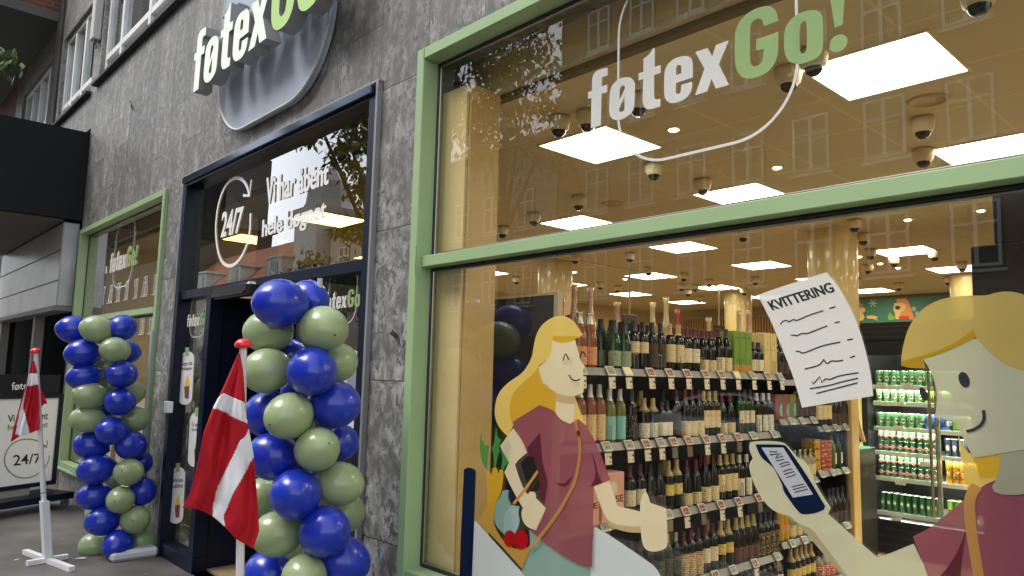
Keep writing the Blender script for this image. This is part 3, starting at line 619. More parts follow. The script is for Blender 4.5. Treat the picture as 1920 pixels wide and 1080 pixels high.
# ---- trees (their crowns show mirrored in the glass; one spray hangs into the upper left corner)
LEAFM = [mat('leaf_dark', (.035, .07, .018), .5), mat('leaf_mid', (.07, .13, .03), .5), mat('leaf_light', (.12, .20, .06), .5)]
BARK = mat('bark', (.09, .07, .05), .9, noise=(10, .3))
def leaf(b, p, L, rnd, droop=0.5):
    d = Vector((rnd.uniform(-1, 1), rnd.uniform(-1, 1), rnd.uniform(-1, .3)-droop)).normalized(); s = d.cross(Vector((rnd.uniform(-1, 1), rnd.uniform(-1, 1), rnd.uniform(-1, 1)))).normalized()*L*.22
    b.add([p, p+d*L*.45+s, p+d*L, p+d*L*.45-s], [(0, 1, 2, 3)], rnd.choice((0, 0, 1, 1, 2)))
def tree(label, base, h, lumps, n, L, seed, spray=None):
    rnd = random.Random(seed); t = thing('street_tree', label, 'tree', base); bx, by, bz = base
    b = MB(); b.tube((bx, by, bz), (bx, by, h*.5), .16, .11, 12); c = Vector((bx, by, h*.5))
    for (lx, ly, lz, lr) in lumps: 
        e = Vector((lx, ly, lz)); mid = (c+e)/2+Vector((0, 0, .3)); b.tube(c, mid, .07, .045, 8); b.tube(mid, e, .045, .02, 6)
        for k in range(5):
            q = e+Vector((rnd.uniform(-1, 1), rnd.uniform(-1, 1), rnd.uniform(-1, 1))).normalized()*lr*.8; b.tube(e.lerp(mid, .3), q, .018, .006, 5)
    if spray: b.tube(c, spray[0], .05, .02, 8); b.tube(spray[0], spray[-1], .02, .006, 6)
    obj('trunk', b, BARK, t); b = MB()
    for (lx, ly, lz, lr) in lumps:
        cl = [Vector((lx, ly, lz))+Vector((rnd.gauss(0, 1), rnd.gauss(0, 1), rnd.gauss(0, .8))).normalized()*lr*rnd.uniform(.3, 1) for _ in range(14)]
        for _ in range(int(n*lr*lr)):
            p = rnd.choice(cl)+Vector((rnd.gauss(0, .17), rnd.gauss(0, .17), rnd.gauss(0, .15)))*lr; leaf(b, p, L*rnd.uniform(.7, 1.2), rnd)
    if spray:
        for k in range(130):
            p = spray[0].lerp(spray[-1], rnd.uniform(.35, 1))+Vector((rnd.gauss(0, .05), rnd.gauss(0, .05), rnd.gauss(-.03, .06))); leaf(b, p, .13*rnd.uniform(.6, 1.1), rnd, 1.0)
    obj('crown', b, LEAFM, t); return t
sp = [atZ(-150, 30, 6.6), atZ(28, 108, 6.3)]
tree('leafy street tree whose drooping spray hangs in at the upper left corner', (-11.2, -4.6, 0), 7.5,
     [(-11.5, -4.7, 6.3, .75), (-11.0, -4.7, 4.55, .65), (-12.6, -4.8, 6.1, .6), (-11.3, -4.6, 5.5, .7), (-12.0, -4.7, 4.3, .45), (-9.8, -4.6, 6.4, .9), (-8.6, -4.6, 5.9, .8)], 900, .17, 3, sp)
tree('round dark street tree across the road, mirrored low in the transom', (-25, -11, 0), 6, [(-25, -11, 4.2, 1.6), (-26.5, -11.3, 4.6, 1.3), (-23.8, -11, 4.6, 1.3)], 420, .26, 5)
tree('loose street tree across the road, mirrored in the big window corner', (-15.5, -11.5, 0), 11, [(-15.5, -11.5, 8.6, 1.7), (-14.2, -11.2, 10.0, 1.5), (-17, -11.5, 10.2, 1.6), (-15.8, -11.6, 11.8, 1.5), (-12.9, -11.3, 8.6, 1.2)], 300, .26, 9)
# ---- parked car across the road (mirrored in the window)
car = thing('parked_car', 'grey hatchback parked across the road, mirrored in the shop window', 'car', (-7.2, -10.9, -.12))
def car_body():
    prof = [(-2.1, .35), (-2.12, .75), (-2.02, .98), (-1.75, 1.05), (-1.35, 1.36), (-.9, 1.47), (-.1, 1.48), (.45, 1.36), (1.05, 1.0), (1.75, .88), (2.05, .72), (2.12, .4), (1.8, .28), (-1.8, .28)]
    b = MB(); n = len(prof); W = [(.60, .0), (.80, -.03), (.86, -.08)]
    rows = []
    for s in (-1, 1):
        for (hw, dz) in (W if s < 0 else W[::-1])[::-1] if s < 0 else W[::-1]:
            pass
    ys = [(-.86, .93), (-.80, .98), (-.6, 1.0), (.6, 1.0), (.80, .98), (.86, .93)]
    vs = []
    for yy, k in ys:
        for x, z in prof: vs.append((x*(.985 if k < .95 else 1), yy*(1 if z < 1.0 else .86), .28+(z-.28)*k))
    fs = [(j*n+i, (j+1)*n+i, (j+1)*n+(i+1) % n, j*n+(i+1) % n) for j in range(5) for i in range(n)]
    fs += [tuple(range(n)), tuple(range(5*n, 6*n))[::-1]]
    return b, vs, fs
b, vs, fs = car_body(); b.add([(x-7.2, y-10.9, z-.12) for x, y, z in vs], fs, 0, True)
obj('body', b, mat('car_paint', (.60, .66, .74), .12, .35, coat=1.0), car)
for s in (-1, 1):
    y = -10.9+s*.755
    w_ = [(-1.55, 1.02), (-1.2, 1.30), (-.8, 1.41), (-.1, 1.42), (.38, 1.32), (.85, 1.02)]
    b = MB().poly([[(x-7.2, y+s*.02, z-.12) for x, z in w_]]); b.v = [Vector(v) for v in b.v]; obj('side_window', b, mat('car_glass', (.01, .012, .014), .05), car)
    for x in (-1.35, 1.35):
        b = MB(); b.tube((x-7.2, -10.9+s*.66, .20), (x-7.2, -10.9+s*.88, .20), .32, n=24, mi=0); b.tube((x-7.2, -10.9+s*.881, .20), (x-7.2, -10.9+s*.889, .20), .2, n=20, mi=1)
        obj('wheel', b, [mat('tyre', (.02, .02, .02), .8), mat('rim', (.4, .4, .42), .3, .8)], car)
b = MB(); b.box(-9.30, -9.26, -11.6, -11.25, .62, .76); b.box(-9.30, -9.26, -10.5, -10.2, .62, .76); obj('tail_light', b, mat('tail_red', (.4, .02, .02), .3), car)
b = MB(); b.box(-5.16, -5.1, -11.6, -11.25, .5, .62); b.box(-5.16, -5.1, -10.5, -10.2, .5, .62); obj('headlight', b, mat('lamp_clear', (.6, .6, .6), .1), car)

# ================================================================= ceiling fittings
LIGHT = emis('light_panel', (1.0, .945, .82), 6.8)
ly = [1.40, 3.20, 5.00, 6.80, 8.60, 10.40]; lxs = [2.27, .47, -1.33, -3.13, -4.93, -6.73, -8.53]
xn = ['far right', 'right', 'right-centre', 'centre', 'left-centre', 'left', 'far left']
k = 0
for j, y in enumerate(ly):
    for i, x in enumerate(lxs):
        if (x > 1 and j > 2) or (j == 2 and i in (3, 5)): continue
        t = thing('ceiling_light', f'square white ceiling light panel, {ordw(j+1)} row behind the glass, {xn[i]} column', 'ceiling light', (x, y, H), 'square ceiling light panels')
        h = .283
        obj('diffuser', MB().add([(x-h, y-h, H-.004), (x+h, y-h, H-.004), (x+h, y+h, H-.004), (x-h, y+h, H-.004)], [(0, 3, 2, 1)]), LIGHT, t)
        b = MB(); ring_frame(b, (x-h-.014, x+h+.014, -1, 1), 0, 1, .01) if False else None
        b = MB(); hh = h+.015
        b.box(x-hh, x-h-.001, y-hh, y+hh, H-.008, H-.001); b.box(x+h+.001, x+hh, y-hh, y+hh, H-.008, H-.001); b.box(x-h-.001, x+h+.001, y-hh, y-h-.001, H-.008, H-.001); b.box(x-h-.001, x+h+.001, y+h+.001, y+hh, H-.008, H-.001)
        obj('frame', b, mat('light_frame', (.7, .65, .5), .5), t)
HC = 3.05
cams = [(1048,240),(1102,230),(1197,200),(1478,153),(1525,121),(1730,243),(1731,299),(1835,4),(1085,383),(1001,413),(942,437),(1226,324),(1317,353),(1078,487),(1181,484),(1216,510),(1393,444),(1602,425),(1618,450),(1632,478),(1676,492),(1628,506),(1752,481),(1804,502),(1606,530),(1685,539),(1778,528),(1416,528),(968,527),(1125,537),(1158,543),(1278,540),(1290,550),(1303,541),(1330,532),(1311,562),(1395,548),(1282,521)]
def dome():
    t = thing('security_camera', '', 'camera', (0, 0, 0), 'dome security cameras on the shop ceiling')
    obj('housing', MB().lathe([(.0, H), (.075, H), (.078, H-.03), (.066, H-.075), (.05, H-.085)][::-1], (0, 0, 0), 20), mat('dome_white', S(220, 205, 170), .5), t)
    obj('dome', MB().lathe([(0, H-.125), (.02, H-.122), (.036, H-.112), (.047, H-.098), (.05, H-.083)], (0, 0, 0), 20), mat('dome_dark', (.015, .012, .01), .06), t)
    return t
d0 = dome(); [setattr(c_, 'scale', (.85, .85, .97)) for c_ in d0.children]
cpos = []
for px, py in cams: p = PZ(HC).at(px, py); cpos.append((p.x, p.y, px))
cpos.sort(key=lambda q: q[1])
for i, (x, y, px) in enumerate(cpos):
    where = 'upper window light' if y < 3.2 else 'lower window light'
    o_ = dup(d0, (x, y, .088), f'white dome security camera, {ordw(i+1)} nearest to the glass, seen through the {where}')
remove(d0)
SPOT = emis('spot_glow', (1.0, .72, .38), 22)
spots = [(1263,243),(1457,314),(1077,510),(1172,523),(1702,412),(1839,395),(1611,481),(1650,494),(1684,502),(1775,527)]
for i, (px, py) in enumerate(spots):
    p = PZ(H).at(px, py); t = thing('spotlight', f'small warm round ceiling spotlight, {ordw(i+1)} of the lit spots counted from the upper left' if i else 'bright warm round spotlight below the ring of the big window logo', 'spotlight', (p.x, p.y, H), 'small round ceiling spotlights')
    obj('rim', MB().lathe([(.03, H-.002), (.05, H-.006), (.052, H-.001)], (p.x, p.y, 0), 18), mat('dome_white', (.6, .55, .4), .5), t)
    obj('lamp', MB().lathe([(0, H-.012), (.02, H-.011), (.03, H-.004)], (p.x, p.y, 0), 14), SPOT, t)
for i, (px, py) in enumerate([(1741, 187), (1149, 381)]):
    p = PZ(H).at(px, py); t = thing('air_vent', ['round ceiling vent below the largest light panel', 'round bulging ceiling vent just above the green window transom'][i], 'vent', (p.x, p.y, H))
    obj('ring', MB().lathe([(.105, H-.001), (.10, H-.01), (.085, H-.012), (.08, H-.004), (0, H-.004 if i == 0 else H-.03)], (p.x, p.y, 0), 28), mat('vent_tan', S(190, 165, 115), .5), t)
# ================================================================= street things
RED = mat('flag_red', S(184, 8, 30), .8, bump=(14, .5)); FW_ = mat('flag_white', (.85, .85, .88), .8)
PLAST = mat('pole_white', (.75, .75, .74), .35, coat=.3)
def in_poly(x, y, P):
    r = False; n = len(P)
    for i in range(n):
        x1, y1 = P[i]; x2, y2 = P[i-1]
        if (y1 > y) != (y2 > y) and x < (x2-x1)*(y-y1)/(y2-y1)+x1: r = not r
    return r
def interp(poly, y):
    for (xa, ya), (xb, yb) in zip(poly, poly[1:]):
        if ya <= y <= yb: return xa+(xb-xa)*(y-ya)/max(1e-6, yb-ya)
    return poly[-1][0] if y > poly[-1][1] else poly[0][0]
def flag_mesh(Lp, Rp, whites, Z, nu, nv, amp, seed, drop=0):
    """cloth grid between a left and a right edge; soft folds run down from the hoist"""
    y0 = Lp[0][1]; y1 = max(Lp[-1][1], Rp[-1][1]); b = MB(); g = []; rnd = random.Random(seed); ph = rnd.uniform(0, 6)
    for j in range(nv+1):
        v = j/nv; row = []
        for i in range(nu+1):
            u = i/nu
            yl = Lp[0][1]+(Lp[-1][1]-Lp[0][1])*v; yr = Rp[0][1]+(Rp[-1][1]-Rp[0][1])*v
            xl = interp(Lp, yl); xr = interp(Rp, yr); px = xl+(xr-xl)*u; py = yl+(yr-yl)*u
            if u < .75: py -= drop*math.sin(math.pi*u/.75)*v**4
            d = amp*(math.sin(u*11+ph+v*2.0)*.55+math.sin(u*23+v*5+ph)*.2+math.sin(u*5-v*9)*.35+math.sin(u*31-v*17)*.05)*min(1, v*3)*(1-u*.35)*v**.3
            row.append((px, py, d))
        g.append(row)
    vs = [atZ(px, py, Z-d) for row in g for px, py, d in row]
    n = nu+1; fr = []; fw_ = []
    for j in range(nv):
        for i in range(nu):
            cx = (g[j][i][0]+g[j+1][i+1][0])/2; cyy = (g[j][i][1]+g[j+1][i+1][1])/2
            q = (j*n+i, j*n+i+1, (j+1)*n+i+1, (j+1)*n+i)
            (fw_ if any(in_poly(cx, cyy, P) for P in whites) else fr).append(q)
    b.add(vs, fr, 0, True); b.add(vs, fw_, 1, True)
    return b
def flagpole(label, flabel, base, top, Lp, Rp, whites, Z, amp, pr, seed, nu, nv, cross=True, ring_z=None):
    base = Vector(base); top = Vector(top); t = thing('flag_stand', label, 'flag stand', base)
    zb = .45
    b = MB(); d = (top-base); p = base+d*(zb/d.z)*.9; b.tube(p, top, pr*1.08, pr*.92, 20); obj('pole', b, PLAST, t)
    q = base+d*(.50/d.z); b = MB(); b.tube(base+d*(.555/d.z), base+d*(.56/d.z), pr*1.12, n=20); obj('pole_joint', b, BLACK, t)
    b = MB(); r = pr*2.15; b.lathe([(0, -.004), (r*.9, -.004), (r, .004), (r*.97, r*.35), (r*.8, r*.66), (r*.5, r*.88), (0, r*.97)], top, 24, axis=d); obj('finial', b, mat('finial_red', S(222, 30, 20), .3, coat=.5), t)
    a = Vector((-.98, -.2, 0)).normalized(); c = Vector((.2, -.98, 0)).normalized()
    b = MB(); w = .055
    b.obox(base-a*w/2-c*w/2+Vector((0, 0, .02)), a*w, c*w, d*((zb+.02)/d.z)); obj('socket', b, WHITE, t)
    for ax, cx_ in ((a, c), (c, a)):
        L = .42 if ax is a else .15
        b = MB(); b.obox(base-ax*L-cx_*.022+Vector((0, 0, .002 if ax is a else .003)), ax*2*L, cx_*.044, Vector((0, 0, .037))); obj('foot', b, WHITE, t)
    f = flag_mesh(Lp, Rp, whites, Z, nu, nv, amp, seed, 17 if nv > 100 else 3)
    fo = obj('flag', f, [RED, FW_], t); fo['label'] = flabel
    md = fo.modifiers.new('s', 'SOLIDIFY'); md.thickness = .0015
    b = MB(); tp = top-d.normalized()*.09; b.tube(tp+Vector((-.005, -.02, .0)), tp+Vector((-.03, -.03, -.03)), .004, n=6); obj('clip', b, CHROME, t)
    return t
T = lambda p: zoom(340, 540, .25, p)
U = lambda p: zoom(340, 810, .25, p)
Lp = T([(430,485),(320,740),(230,920),(170,1080)])+U([(110,300),(60,470),(8,568)])
Rp = T([(442,490),(462,620),(480,850),(497,1020)])+U([(512,0),(545,190),(575,560),(585,740),(540,876)])
wh = [T([(318,785),(475,855),(497,1022),(278,910),(238,905),(200,905)]), T([(520,1030),(480,1110)])+U([(445,60),(270,420),(240,540),(235,640),(335,712),(318,640),(380,480),(545,185),(560,0)])]
# the lower edge is a fan: from the left corner down to the tip by the pole
flagpole('white stand with a red and white cross flag in front of the near balloon column', 'red flag with white cross hanging in folds', (atZ(466, 1080, 3.2).x, atZ(466, 1080, 3.2).y, 0), atZ(456, 650, 3.2),
         Lp, Rp, wh, 3.12, .055, .017, 2, 84, 150)
Lp2 = [(61,676),(50,715),(37,760),(24,808),(20,829)]; Rp2 = [(64,676),(70,700),(74,740),(74,805)]
wh2 = [[(54,700),(74,700),(76,720),(50,725),(44,760),(40,800),(36,815),(28,815),(38,765),(49,722)], [(37,770),(44,765),(56,812),(36,822)]]
def far_flag():
    t = flagpole('white stand with a small red and white cross flag beside the far poster stand', 'smaller red flag with white cross', (-7.04, -.77, 0), atZ(67, 661, 5.98), Lp2, Rp2, wh2, 5.93, .05, .0185, 4, 40, 80)
    b = MB(); pts = [(73, 722), (80, 735), (89, 757), (84, 757), (78, 762), (74, 748)]
    fo = [c for c in t.children if c.name.startswith('flag')][0]
    b.poly([[atZ(x, y, 6.02) for x, y in pts]]); o = obj('flag_tail', b, RED, t); md = o.modifiers.new('s', 'SOLIDIFY'); md.thickness = .002
far_flag()
# ---- balloons
def balloon_mat(name, c):
    return mat(name, c, .28, spec=.5, coat=.3)
BB = balloon_mat('balloon_blue', S(24, 50, 172)); BG = balloon_mat('balloon_green', S(150, 168, 122))
BT = mat('balloon_tip', (.03, .05, .03), .5)
def balloon(parent, px, py, rx, ry, dz, col, Zc, rnd):
    p = atZ(px, py, Zc+dz); r = (rx+ry)/2*(Zc+dz)/F_PX; k = ry/rx
    cen = parent.location; core = Vector((cen.x, cen.y, p.z)); ax = (p-core); ax.z = 0
    if ax.length < .02: ax = Vector((0, -1, 0))
    ax = (ax.normalized()+Vector((rnd.uniform(-.3, .3), rnd.uniform(-.3, .3), rnd.uniform(-.35, .35)))).normalized()
    prof = [(0, 1.10), (.20, 1.075), (.42, .97), (.64, .80), (.82, .57), (.94, .28), (.98, .0), (.95, -.28), (.85, -.56), (.68, -.82), (.45, -1.02), (.22, -1.15), (.07, -1.22), (.03, -1.25)]
    b = MB(); b.lathe([(a*r, z*r) for a, z in prof[::-1]], (0, 0, 0), 32, axis=ax)
    b.lathe([(0, 1.104*r), (.035*r, 1.102*r), (.06*r, 1.09*r)][::-1], (0, 0, 0), 10, axis=ax, mi=1)
    kz = 1-(1-k)*.35
    b.v = [p+Vector((v.x, v.y, v.z*kz)) for v in b.v]
    o = obj('balloon', b, [col, BT], parent)
    b = MB(); e = p-ax*1.25*r; b.tube(p-ax*1.2*r, e-ax*.03, .006, .016, 8); obj('knot', b, col, o) if False else None
    return o
def column(label, base, Zc, lst, seed, slab_px=None):
    t = thing('balloon_column', label, 'balloon column', base); rnd = random.Random(seed)
    for k, (px, py, rx, ry, dz, c) in enumerate(sorted(lst, key=lambda q: q[1])):
        o = balloon(t, px, py, rx, ry, dz, BB if c == 'b' else BG, Zc, rnd)
    return t
near = [(524.5,569,49,47,-.10,'b'),(578,562,40,38,.12,'b'),(502,622,48,40,.06,'g'),(607,617,51,43,-.06,'g'),(540,668,34,34,.22,'b'),(499,695,43,43,-.05,'g'),(585,696,49,47,-.14,'b'),(632,680,37,38,.14,'g'),
 (627,758,47,46,-.02,'b'),(503,776,43,45,.05,'b'),(541,780,45,44,-.16,'g'),(595,842,44,41,-.16,'g'),(510,855,44,46,-.05,'b'),(636,830,34,36,.14,'b'),(554,927,49,48,-.18,'b'),(637,907,45,41,-.04,'g'),(488,932,36,36,.12,'g'),
 (518,1001,44,43,-.1,'g'),(650,962,30,38,.2,'g'),(609,996,48,48,-.18,'b'),(645,1052,46,46,-.05,'b'),(570,1082,44,42,-.2,'g'),(503,1076,46,44,.02,'b'),(562,1030,36,36,.12,'g'),(560,735,34,34,.22,'b'),(575,880,36,36,.2,'b'),
 (530,1140,45,44,-.12,'b'),(612,1150,46,44,-.14,'g'),(660,1135,42,42,.1,'b'),(490,1165,42,42,.08,'g'),(565,1215,46,44,-.16,'b'),(640,1225,45,44,-.06,'b'),(505,1240,45,44,0,'g'),(580,1290,44,42,-.1,'g'),(640,1300,42,42,.06,'b'),(520,1310,44,42,.04,'b')]
p = atZ(585, 800, 3.62)
nc = column('near tall column of blue and sage green balloons beside the entrance', (p.x, p.y, 0), 3.62, near, 1)
b = MB(); b.tube((p.x, p.y, .05), (p.x, p.y, 2.05), .014, n=12); obj('pole', b, mat('clear_grey_pole', (.45, .47, .5), .2), nc)
b = MB(); b.box(p.x-.24, p.x+.24, p.y-.2, p.y+.2, .001, .075, 0, .03); obj('base_slab', b, mat('slab_white', (.62, .62, .64), .35), nc)
far = [(136,617.5,27,26,.02,'b'),(181,617,29,26,-.12,'g'),(230,614,27,24,-.02,'b'),(155,662,32,26,-.10,'b'),(215,656,28,24,-.14,'g'),(238,660,20,23,.14,'b'),(157,706,32,24,-.10,'b'),(228,702,31,25,-.12,'b'),
 (167,741,31,25,-.12,'g'),(226,753,30,26,-.13,'b'),(243,738,24,24,.12,'g'),(164,786,32,24,-.10,'g'),(252,786,26,24,.08,'g'),(210,808,31,26,-.16,'b'),(170,835,32,25,-.06,'b'),(246,835,30,27,-.05,'b'),(180,880,32,28,-.12,'b'),
 (241,885,29,25,-.14,'g'),(260,868,24,25,.14,'b'),(177,930,32,25,-.08,'b'),(266,921,26,27,0,'b'),(226,937,26,25,-.18,'g'),(192,977,30,27,-.14,'b'),(254,974,29,26,-.10,'g'),(202,905,24,22,.16,'g'),(174,1023,25,24,-.02,'g'),
 (221,1021,29,27,-.18,'b'),(266,1014,23,25,.05,'g'),(197,688,26,26,.18,'g'),(200,760,26,25,.18,'b'),(205,722,24,24,.2,'g'),(185,960,24,24,.2,'g'),(196,640,24,24,.18,'g')]
base = PZ(0).at(228, 1040)
fc = column('far tall column of blue and sage green balloons on a white slab', (base.x, base.y+.1, 0), (base-CAM).dot(FW)+.05, far, 2)
b = MB(); b.tube((base.x, base.y+.1, .05), (base.x, base.y+.1, 1.9), .012, n=12); obj('pole', b, mat('clear_grey_pole', (.45, .47, .5), .2), fc)
sb = MB(); sx, syy = base.x, base.y+.02
sb.box(sx-.30, sx-.08, syy-.17, syy+.2, .001, .085, 0, .025); sb.box(sx+.10, sx+.26, syy-.17, syy+.2, .001, .085, 0, .025); sb.box(sx-.085, sx+.105, syy-.15, syy+.19, .03, .08, 0, .01)
obj('base_slab', sb, mat('slab_white', (.62, .62, .64), .35), fc)

# ---- poster stand on wheels, far left
BP = Plane((-9.75, -.15, 0), (.89, .45, 0)); u_ = Vector((.45, -.89, 0)).normalized(); nrm = Vector((.89, .45, 0)).normalized()
ps = thing('poster_stand', 'wheeled navy poster stand with white 24/7 poster behind the far flag', 'poster stand', (-9.5, -.6, 0))
E0 = BP.at(118, 740); 
def bpt(w, z, o=0.0): return Vector((E0.x, E0.y, 0))+u_*w+Vector((0, 0, z))+nrm*o
def bbox(mb, w0, w1, z0, z1, o0, o1, mi=0): return mb.obox(bpt(w0, z0, o0), u_*(w1-w0), nrm*(o1-o0), Vector((0, 0, z1-z0)), mi)
ztop = BP.at(118, 738).z; zbot = BP.at(118, 905).z; zh = BP.at(112, 703).z; Wd = 1.0
b = MB(); fwd = .045
bbox(b, 0, fwd, zbot, ztop, -.03, .02); bbox(b, Wd-fwd, Wd, zbot, ztop, -.03, .02); bbox(b, fwd, Wd-fwd, ztop-fwd, ztop, -.03, .02); bbox(b, fwd, Wd-fwd, zbot, zbot+fwd, -.03, .02)
obj('frame', b, NAVY, ps)
obj('poster', bbox(MB(), fwd, Wd-fwd, zbot+fwd, ztop-fwd, -.02, .0), mat('poster_white', (.74, .76, .80), .35, coat=.2), ps)
obj('header', bbox(MB(), .05, Wd, ztop+.005, zh, -.03, .0), NAVY, ps)
obj('trolley', bbox(MB(), -.06, Wd+.06, .10, .17, -.24, .24), NAVY, ps)
obj('bracket', bbox(MB(), .3, .7, .17, zbot, -.03, .01), GREY, ps)
for w in (.0, Wd):
    for o in (-.18, .18):
        b = MB(); c = bpt(w, .05, o); b.tube(c-nrm*.012, c+nrm*.012, .048, n=18, mi=0); b.tube(c-nrm*.016, c+nrm*.016, .02, n=12, mi=1); b.obox(c+Vector((0, 0, .03))-u_*.03-nrm*.02, u_*.06, nrm*.04, Vector((0, 0, .02)), 1)
        obj('wheel', b, [mat('wheel_grey', (.15, .15, .15), .5), CHROME], ps)
Tq = lambda b, s, q, bold=0.0: text_quad(b, s, q, BP, .003, bold)
b = MB(); Tq(b, 'føtex', [(22,732),(62,730),(62,715),(22,717)], .01); obj('lettering', b, TXT_W, ps)
b = MB(); Tq(b, 'Vi har åbent', [(15,792),(90,786),(90,772),(15,778)], .01); obj('lettering', b, TXT_K, ps)
b = MB(); Tq(b, 'hele døgnet', [(15,810),(90,804),(90,790),(15,796)], .01); obj('lettering', b, mat('olive_lettering', S(120, 130, 95), .6), ps)
b = MB(); Tq(b, '24/7', [(25,874),(77,867),(77,850),(25,853)], .01); obj('lettering', b, TXT_K, ps)
def arrow_ring(b, pts, w, plane, off, head=None, hw=None):
    P = [plane.at(x, y, off) for x, y in pts]; b.path(P, w, plane.n)
    if head: b.path([plane.at(x, y, off+.0004) for x, y in head], hw or w, plane.n)
b = MB(); V = lambda p: zoom(0, 810, .25, p)
arrow_ring(b, smooth_poly(V([(372,175),(365,220),(330,280),(270,325),(200,348),(130,340),(75,305),(38,250),(32,190),(55,130),(100,80),(160,55),(230,52),(290,68),(345,108)]), False, 2, 80), .012, BP, .003, V([(355,65),(352,115),(310,105)])); obj('arrow_ring', b, mat('olive_lettering', (.2, .2, .1), .6), ps)
# ---- litter
SC = mat('paper_scrap', (.7, .7, .68), .8)
for i, (px, py, L) in enumerate([(140, 1048, .07), (75, 965, .04), (26, 1051, .04)]):
    q = PZ(.006).at(px, py); a = random.uniform(0, 3); d = Vector((math.cos(a), math.sin(a), .05))*L; e = Vector((-math.sin(a), math.cos(a), .1))*L*.3
    b = MB().add([q, q+d, q+d*1.2+e, q+d*.4+e*1.3], [(0, 1, 2, 3)]); o = obj('paper_scrap', b, SC); tag(o, ['crumpled white paper scrap lying on the asphalt right of the far flag foot', 'tiny white paper scrap on asphalt below the poster stand', 'tiny pale scrap on asphalt left of the flag stand foot'][i], 'litter')

# ================================================================= signs and decals
# 3-D sign over the entrance
sg = thing('shop_sign', 'raised glowing føtex Go! letters over a rounded brushed steel plate above the entrance', 'sign', (-5.2, -.1, 4.1))
YF = -.25; f0 = PY(YF).at(359, 176); fx = PY(YF).at(500, 66)
xfoot = max(p[0] for p in LOGO['x'][0]); S3 = (fx.x-f0.x)/xfoot
FACEW = emis('letter_face_white', S(246, 255, 238), .42); FACEG = emis('letter_face_green', S(190, 222, 150), .42); SIDE = mat('letter_side', (.30, .30, .30), .4, .2)
place_logo(sg, (f0.x, f0.z), S3, YF, ring_w=0, white=FACEW, green=FACEG, depth=.11, sidem=SIDE)
yp = -.05
def sgp(p, y, g=0): return Vector((f0.x+p[0]*S3, y, f0.z+p[1]*S3))
STEEL = mat('brushed_steel', (.40, .45, .52), .7, .0, spec=.25, noise=(3, .06, (25, 25, .6)))
def plate_pts(n=96):
    cx, cz, hx, hz, r = -5.11, 4.38, .93, .95, .56; o_ = []
    for a0, ux, uz in ((0, 1, 1), (90, -1, 1), (180, -1, -1), (270, 1, -1)):
        for i in range(n//4+1):
            a = R(a0+90*i/(n//4)); o_.append((cx+ux*(hx-r)+r*math.cos(a), cz+uz*(hz-r)+r*math.sin(a)))
    return o_
def sgp(p, y, g=0): return Vector((p[0], y, p[1]))
rp = plate_pts(); b = MB(); b.poly([[sgp(p, yp) for p in rp]], extrude=(0, .04, 0)); obj('plate', b, [STEEL, STEEL], sg)
b = MB(); rr_ = rp+[rp[0]]
for a, c in zip(rr_, rr_[1:]): b.tube(sgp(a, yp-.002), sgp(c, yp-.002), .011, n=6, cap=False)
obj('rim', b, mat('rim_pale', (.6, .6, .6), .3, .3), sg)
for k in range(7):
    x = .12+k*(LW-.2)/6; q = Vector((f0.x+x*S3, 0, f0.z+.3*S3)); obj('spacer', MB().tube((q.x, YF+.11, q.z), (q.x, -.002, q.z), .012, n=8), GREY, sg)
# big window sticker
def sticker(name, label, cat='sticker', loc=(0, 0, 0)): return thing(name, label, cat, loc)
FW2 = decal_mat('white', (.74, .76, .78), .98); FG2 = decal_mat('green', S(158, 188, 136), .98)
t = sticker('logo_sticker', 'large white and green føtex Go! sticker with thin ring high on the big window', loc=(lx0, GY, lz0))
place_logo(t, (lx0, lz0), 1.0, GY-.010, ring_w=.0105, white=FW2, green=FG2)
# small logos: left window, side panes
def small_logo(label, f, e, y):
    a = PY(y).at(*f); c = PY(y).at(*e); s = (c.x-a.x)/LW
    t = sticker('logo_sticker', label, loc=(a.x, y, a.z)); place_logo(t, (a.x, a.z), s, y, ring_w=.012, white=FW2, green=FG2)
small_logo('white and green føtex Go! sticker on the far left green shop window', (204.5, 512), (256, 490), GY-.012)
small_logo('small føtex Go! sticker on the pane left of the doorway', (350, 613), (390, 600), .044)
small_logo('small føtex Go! sticker on the pane behind the near balloon column', (604, 582), (680, 572), .044)
DP = PY(.05)
t = sticker('opening_hours_sticker', 'white 24/7 sticker inside a circling arrow on the transom glass', loc=(-6.3, .04, 2.6))
W6 = lambda p: zoom(340, 270, .25, p)
b = MB(); text_quad(b, '24/7', W6([(295,705),(442,668),(468,463),(308,512)]), DP, .006, .02, fat=1, fatw=.012); obj('lettering', b, TXT_W, t)
b = MB(); arrow_ring(b, smooth_poly(W6([(518,520),(515,640),(495,745),(450,850),(400,905),(350,918),(300,885),(268,790),(255,650),(264,520),(290,400),(330,310),(380,262),(430,252),(470,278),(498,330),(506,385)]), False, 2, 80), .028, DP, .006, W6([(524,268),(510,388),(462,385)]), .022); obj('arrow_ring', b, TXT_W, t)
t = sticker('slogan_sticker', 'white two-line slogan Vi har åbent hele døgnet on the transom glass', loc=(-5, .04, 2.6))
b = MB(); text_quad(b, 'Vi har åbent', W6([(632,458),(1100,302),(1106,122),(640,252)]), DP, .006, .012, fat=2, fatw=.006); obj('lettering', b, TXT_W, t)
b = MB(); text_quad(b, 'hele døgnet', W6([(603,740),(1080,600),(1088,410),(610,570)]), DP, .006, .012, fat=2, fatw=.006); obj('lettering', b, TXT_W, t)
TAGW = mat('tag_white', (.66, .66, .62), .6)
